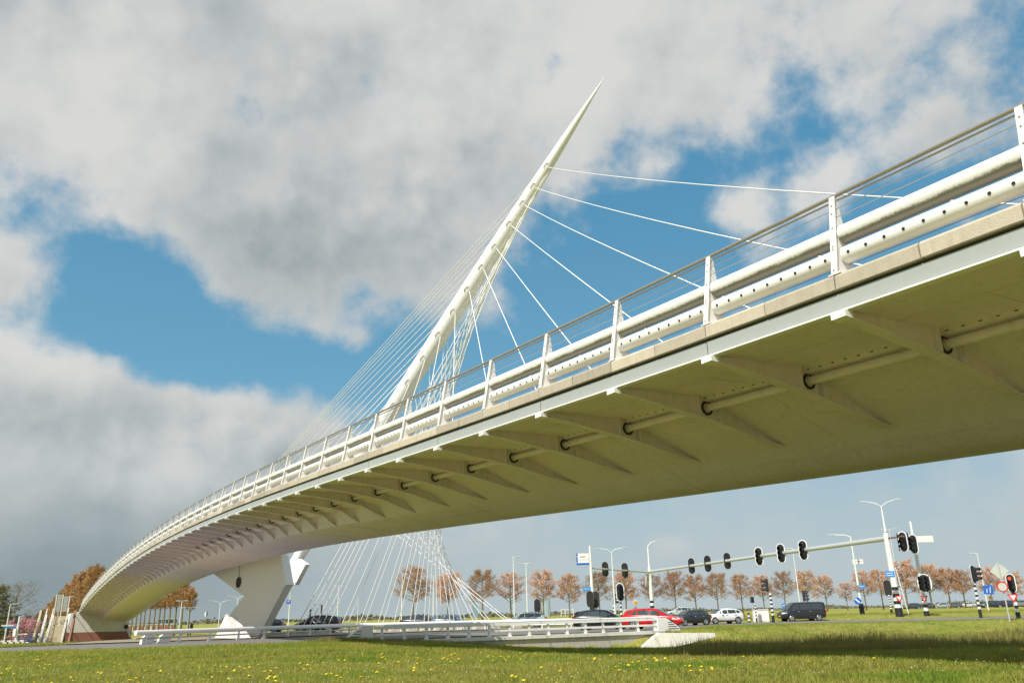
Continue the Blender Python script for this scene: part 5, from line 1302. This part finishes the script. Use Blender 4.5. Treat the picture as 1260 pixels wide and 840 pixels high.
def fan(n,y0,y1,power=1.0,left=-.80,right=.80):
    out=[]
    while len(out)<n:
        u=rn.rand(); y=(y0**(1-power)+(y1**(1-power)-y0**(1-power))*u)**(1/(1-power)) if power!=1 else y0*(y1/y0)**u
        x=(left+(right-left)*rn.rand())*y+(rn.rand()-.5)*3
        if ok(x,y): out.append((x,y))
    return out
def patch(x,y): return math.sin(x*.31+math.sin(y*.23)*2)*math.sin(y*.37+math.cos(x*.19)*2)
TF=[tuft('grass_tuft%d'%i,16,.13,.011,.16,M['blade'],i,.8) for i in range(5)]
A1=fan(62000,9,32,1.2); A2=fan(30000,30,64,1.0)
pts=[];scl=[]
for x,y in A1: pts.append((x,y,G(x,y)-.01)); scl.append((.55+.5*rn.rand()+.25*patch(x,y)))
for x,y in A2: pts.append((x,y,G(x,y)-.01)); scl.append((1.0+.6*rn.rand()+.3*patch(x,y)))
for x,y in fan(26000,62,128,1.0,-.72,.70):
    if y>95 or x>8 or x<-42: pts.append((x,y,G(x,y)-.01)); scl.append(.75+.5*rn.rand())
scatter('meadow_grass','short green meadow grass covering the verge in the foreground','grass',pts,scl,TF)
WT=[tuft('weed_tuft%d'%i,14,.42,.016,.18,M['weed'],30+i,.45) for i in range(4)]
pts=[];scl=[]
for x,y in fan(13000,22,60,1.0,.235,.80):
    k=patch(x*1.7+3,y*1.3); 
    if k>-.25 and y<60: pts.append((x,y,G(x,y)-.02)); scl.append(.5+.9*rn.rand()*max(.25,k+.6))
for i in range(2200):                                   # ragged strip at the foot of the wall and along the ditch edge
    s_=rn.rand()*(LW+3)-1.5; q=WA+WD*s_-WN*(.15+rn.rand()*1.6); pts.append((q.x,q.y,G(q.x,q.y)-.02)); scl.append(.25+.45*rn.rand())
for i in range(420):                                    # rough clump at the left end of the culvert parapet
    a=rn.randn()*.9; b_=rn.randn()*.6; x_=WA.x-1.6+a; y_=WA.y-2.2+b_; pts.append((x_,y_,G(x_,y_)-.02)); scl.append(.5+.5*rn.rand())
for i in range(900):                                    # scattered coarse tufts in the near meadow
    y_=13*(34/13)**rn.rand(); x_=(rn.rand()*1.3-.65)*y_; k=patch(x_*2.1,y_*1.9+5)
    if k>.25 and ok(x_,y_): pts.append((x_,y_,G(x_,y_)-.02)); scl.append(.3+.35*rn.rand())
scatter('tall_weeds','taller rough weeds along the ditch bank and the culvert wall','weeds',pts,scl,WT)
# dandelions
rr=random.Random(21)
def flower():
    mb=MB(); seg=9
    for r,z in ((.0,.185),(.030,.178),(.036,.165),(.012,.150)):
        for j in range(seg): an=2*math.pi*j/seg; mb.v.append((r*math.cos(an)*(1+.12*(j%2)),r*math.sin(an)*(1+.12*(j%2)),z))
    for i in range(3):
        for j in range(seg): j2=(j+1)%seg; mb.f.append((i*seg+j,i*seg+j2,(i+1)*seg+j2,(i+1)*seg+j))
    me=bpy.data.meshes.new('dandelion_head'); me.from_pydata(mb.v,[],mb.f); me.materials.append(M['petalY'])
    me.materials.append(M['stem']); o=len(mb.v)
    m2=MB(); m2.v=list(mb.v); m2.f=list(mb.f); nf=len(m2.f); m2.tube([(0,0,-.03),(.006,0,.08),(0,0,.155)],.0045,4); me2=bpy.data.meshes.new('dandelion'); me2.from_pydata(m2.v,[],m2.f); me2.materials.append(M['petalY']); me2.materials.append(M['stem'])
    me2.polygons.foreach_set('material_index',[0]*nf+[1]*(len(m2.f)-nf)); me2.update(); return me2
fm=flower(); cnt=0
cl=[(rr.uniform(-.62,.0),rr.uniform(13,36)) for _ in range(16)]+[(rr.uniform(-.1,.6),rr.uniform(12.5,18)) for _ in range(3)]
while cnt<298:
    if rr.random()<.72:
        a,y=rr.choice(cl); y=y*(1+rr.gauss(0,.10)); x=(a+rr.gauss(0,.04))*y
    else:
        y=13*(40/13)**rr.random(); x=(rr.uniform(-.64,.12) if rr.random()<.8 else rr.uniform(.1,.6))*y
    if not ok(x,y) or y<11.5 or y>42: continue
    o=bpy.data.objects.new('dandelion',fm); COL.objects.link(o); o.location=(x,y,G(x,y)); o.rotation_euler=(rr.uniform(-.5,.2),rr.uniform(-.3,.3),rr.uniform(0,6.28)); s_=rr.uniform(.5,.9); o.scale=(s_,s_,s_)
    tag(o,'yellow dandelion blooming in the foreground grass','flower','dandelions in the foreground grass'); cnt+=1
dm=MB(); 
for i in range(900):
    y=12.5*(34/12.5)**rr.random(); x=rr.uniform(-.65,.62)*y
    if not ok(x,y): continue
    z=G(x,y)+rr.uniform(.07,.13); r=rr.uniform(.008,.014); mb=[(x+r*math.cos(j*1.256),y+r*math.sin(j*1.256),z) for j in range(5)]+[(x,y,z+.006)]
    dm.add(mb,[(j,(j+1)%5,5) for j in range(5)])
tag(dm.build('daisies',M['daisy']),'tiny white daisies sprinkled through the meadow','flowers',kind='stuff')
# ------------------------------------------------------------------ render settings
sc.cycles.max_bounces=8; sc.cycles.diffuse_bounces=5; sc.cycles.glossy_bounces=3; sc.cycles.transmission_bounces=3; sc.cycles.transparent_max_bounces=6
sc.cycles.use_adaptive_sampling=True; sc.cycles.adaptive_threshold=0.015
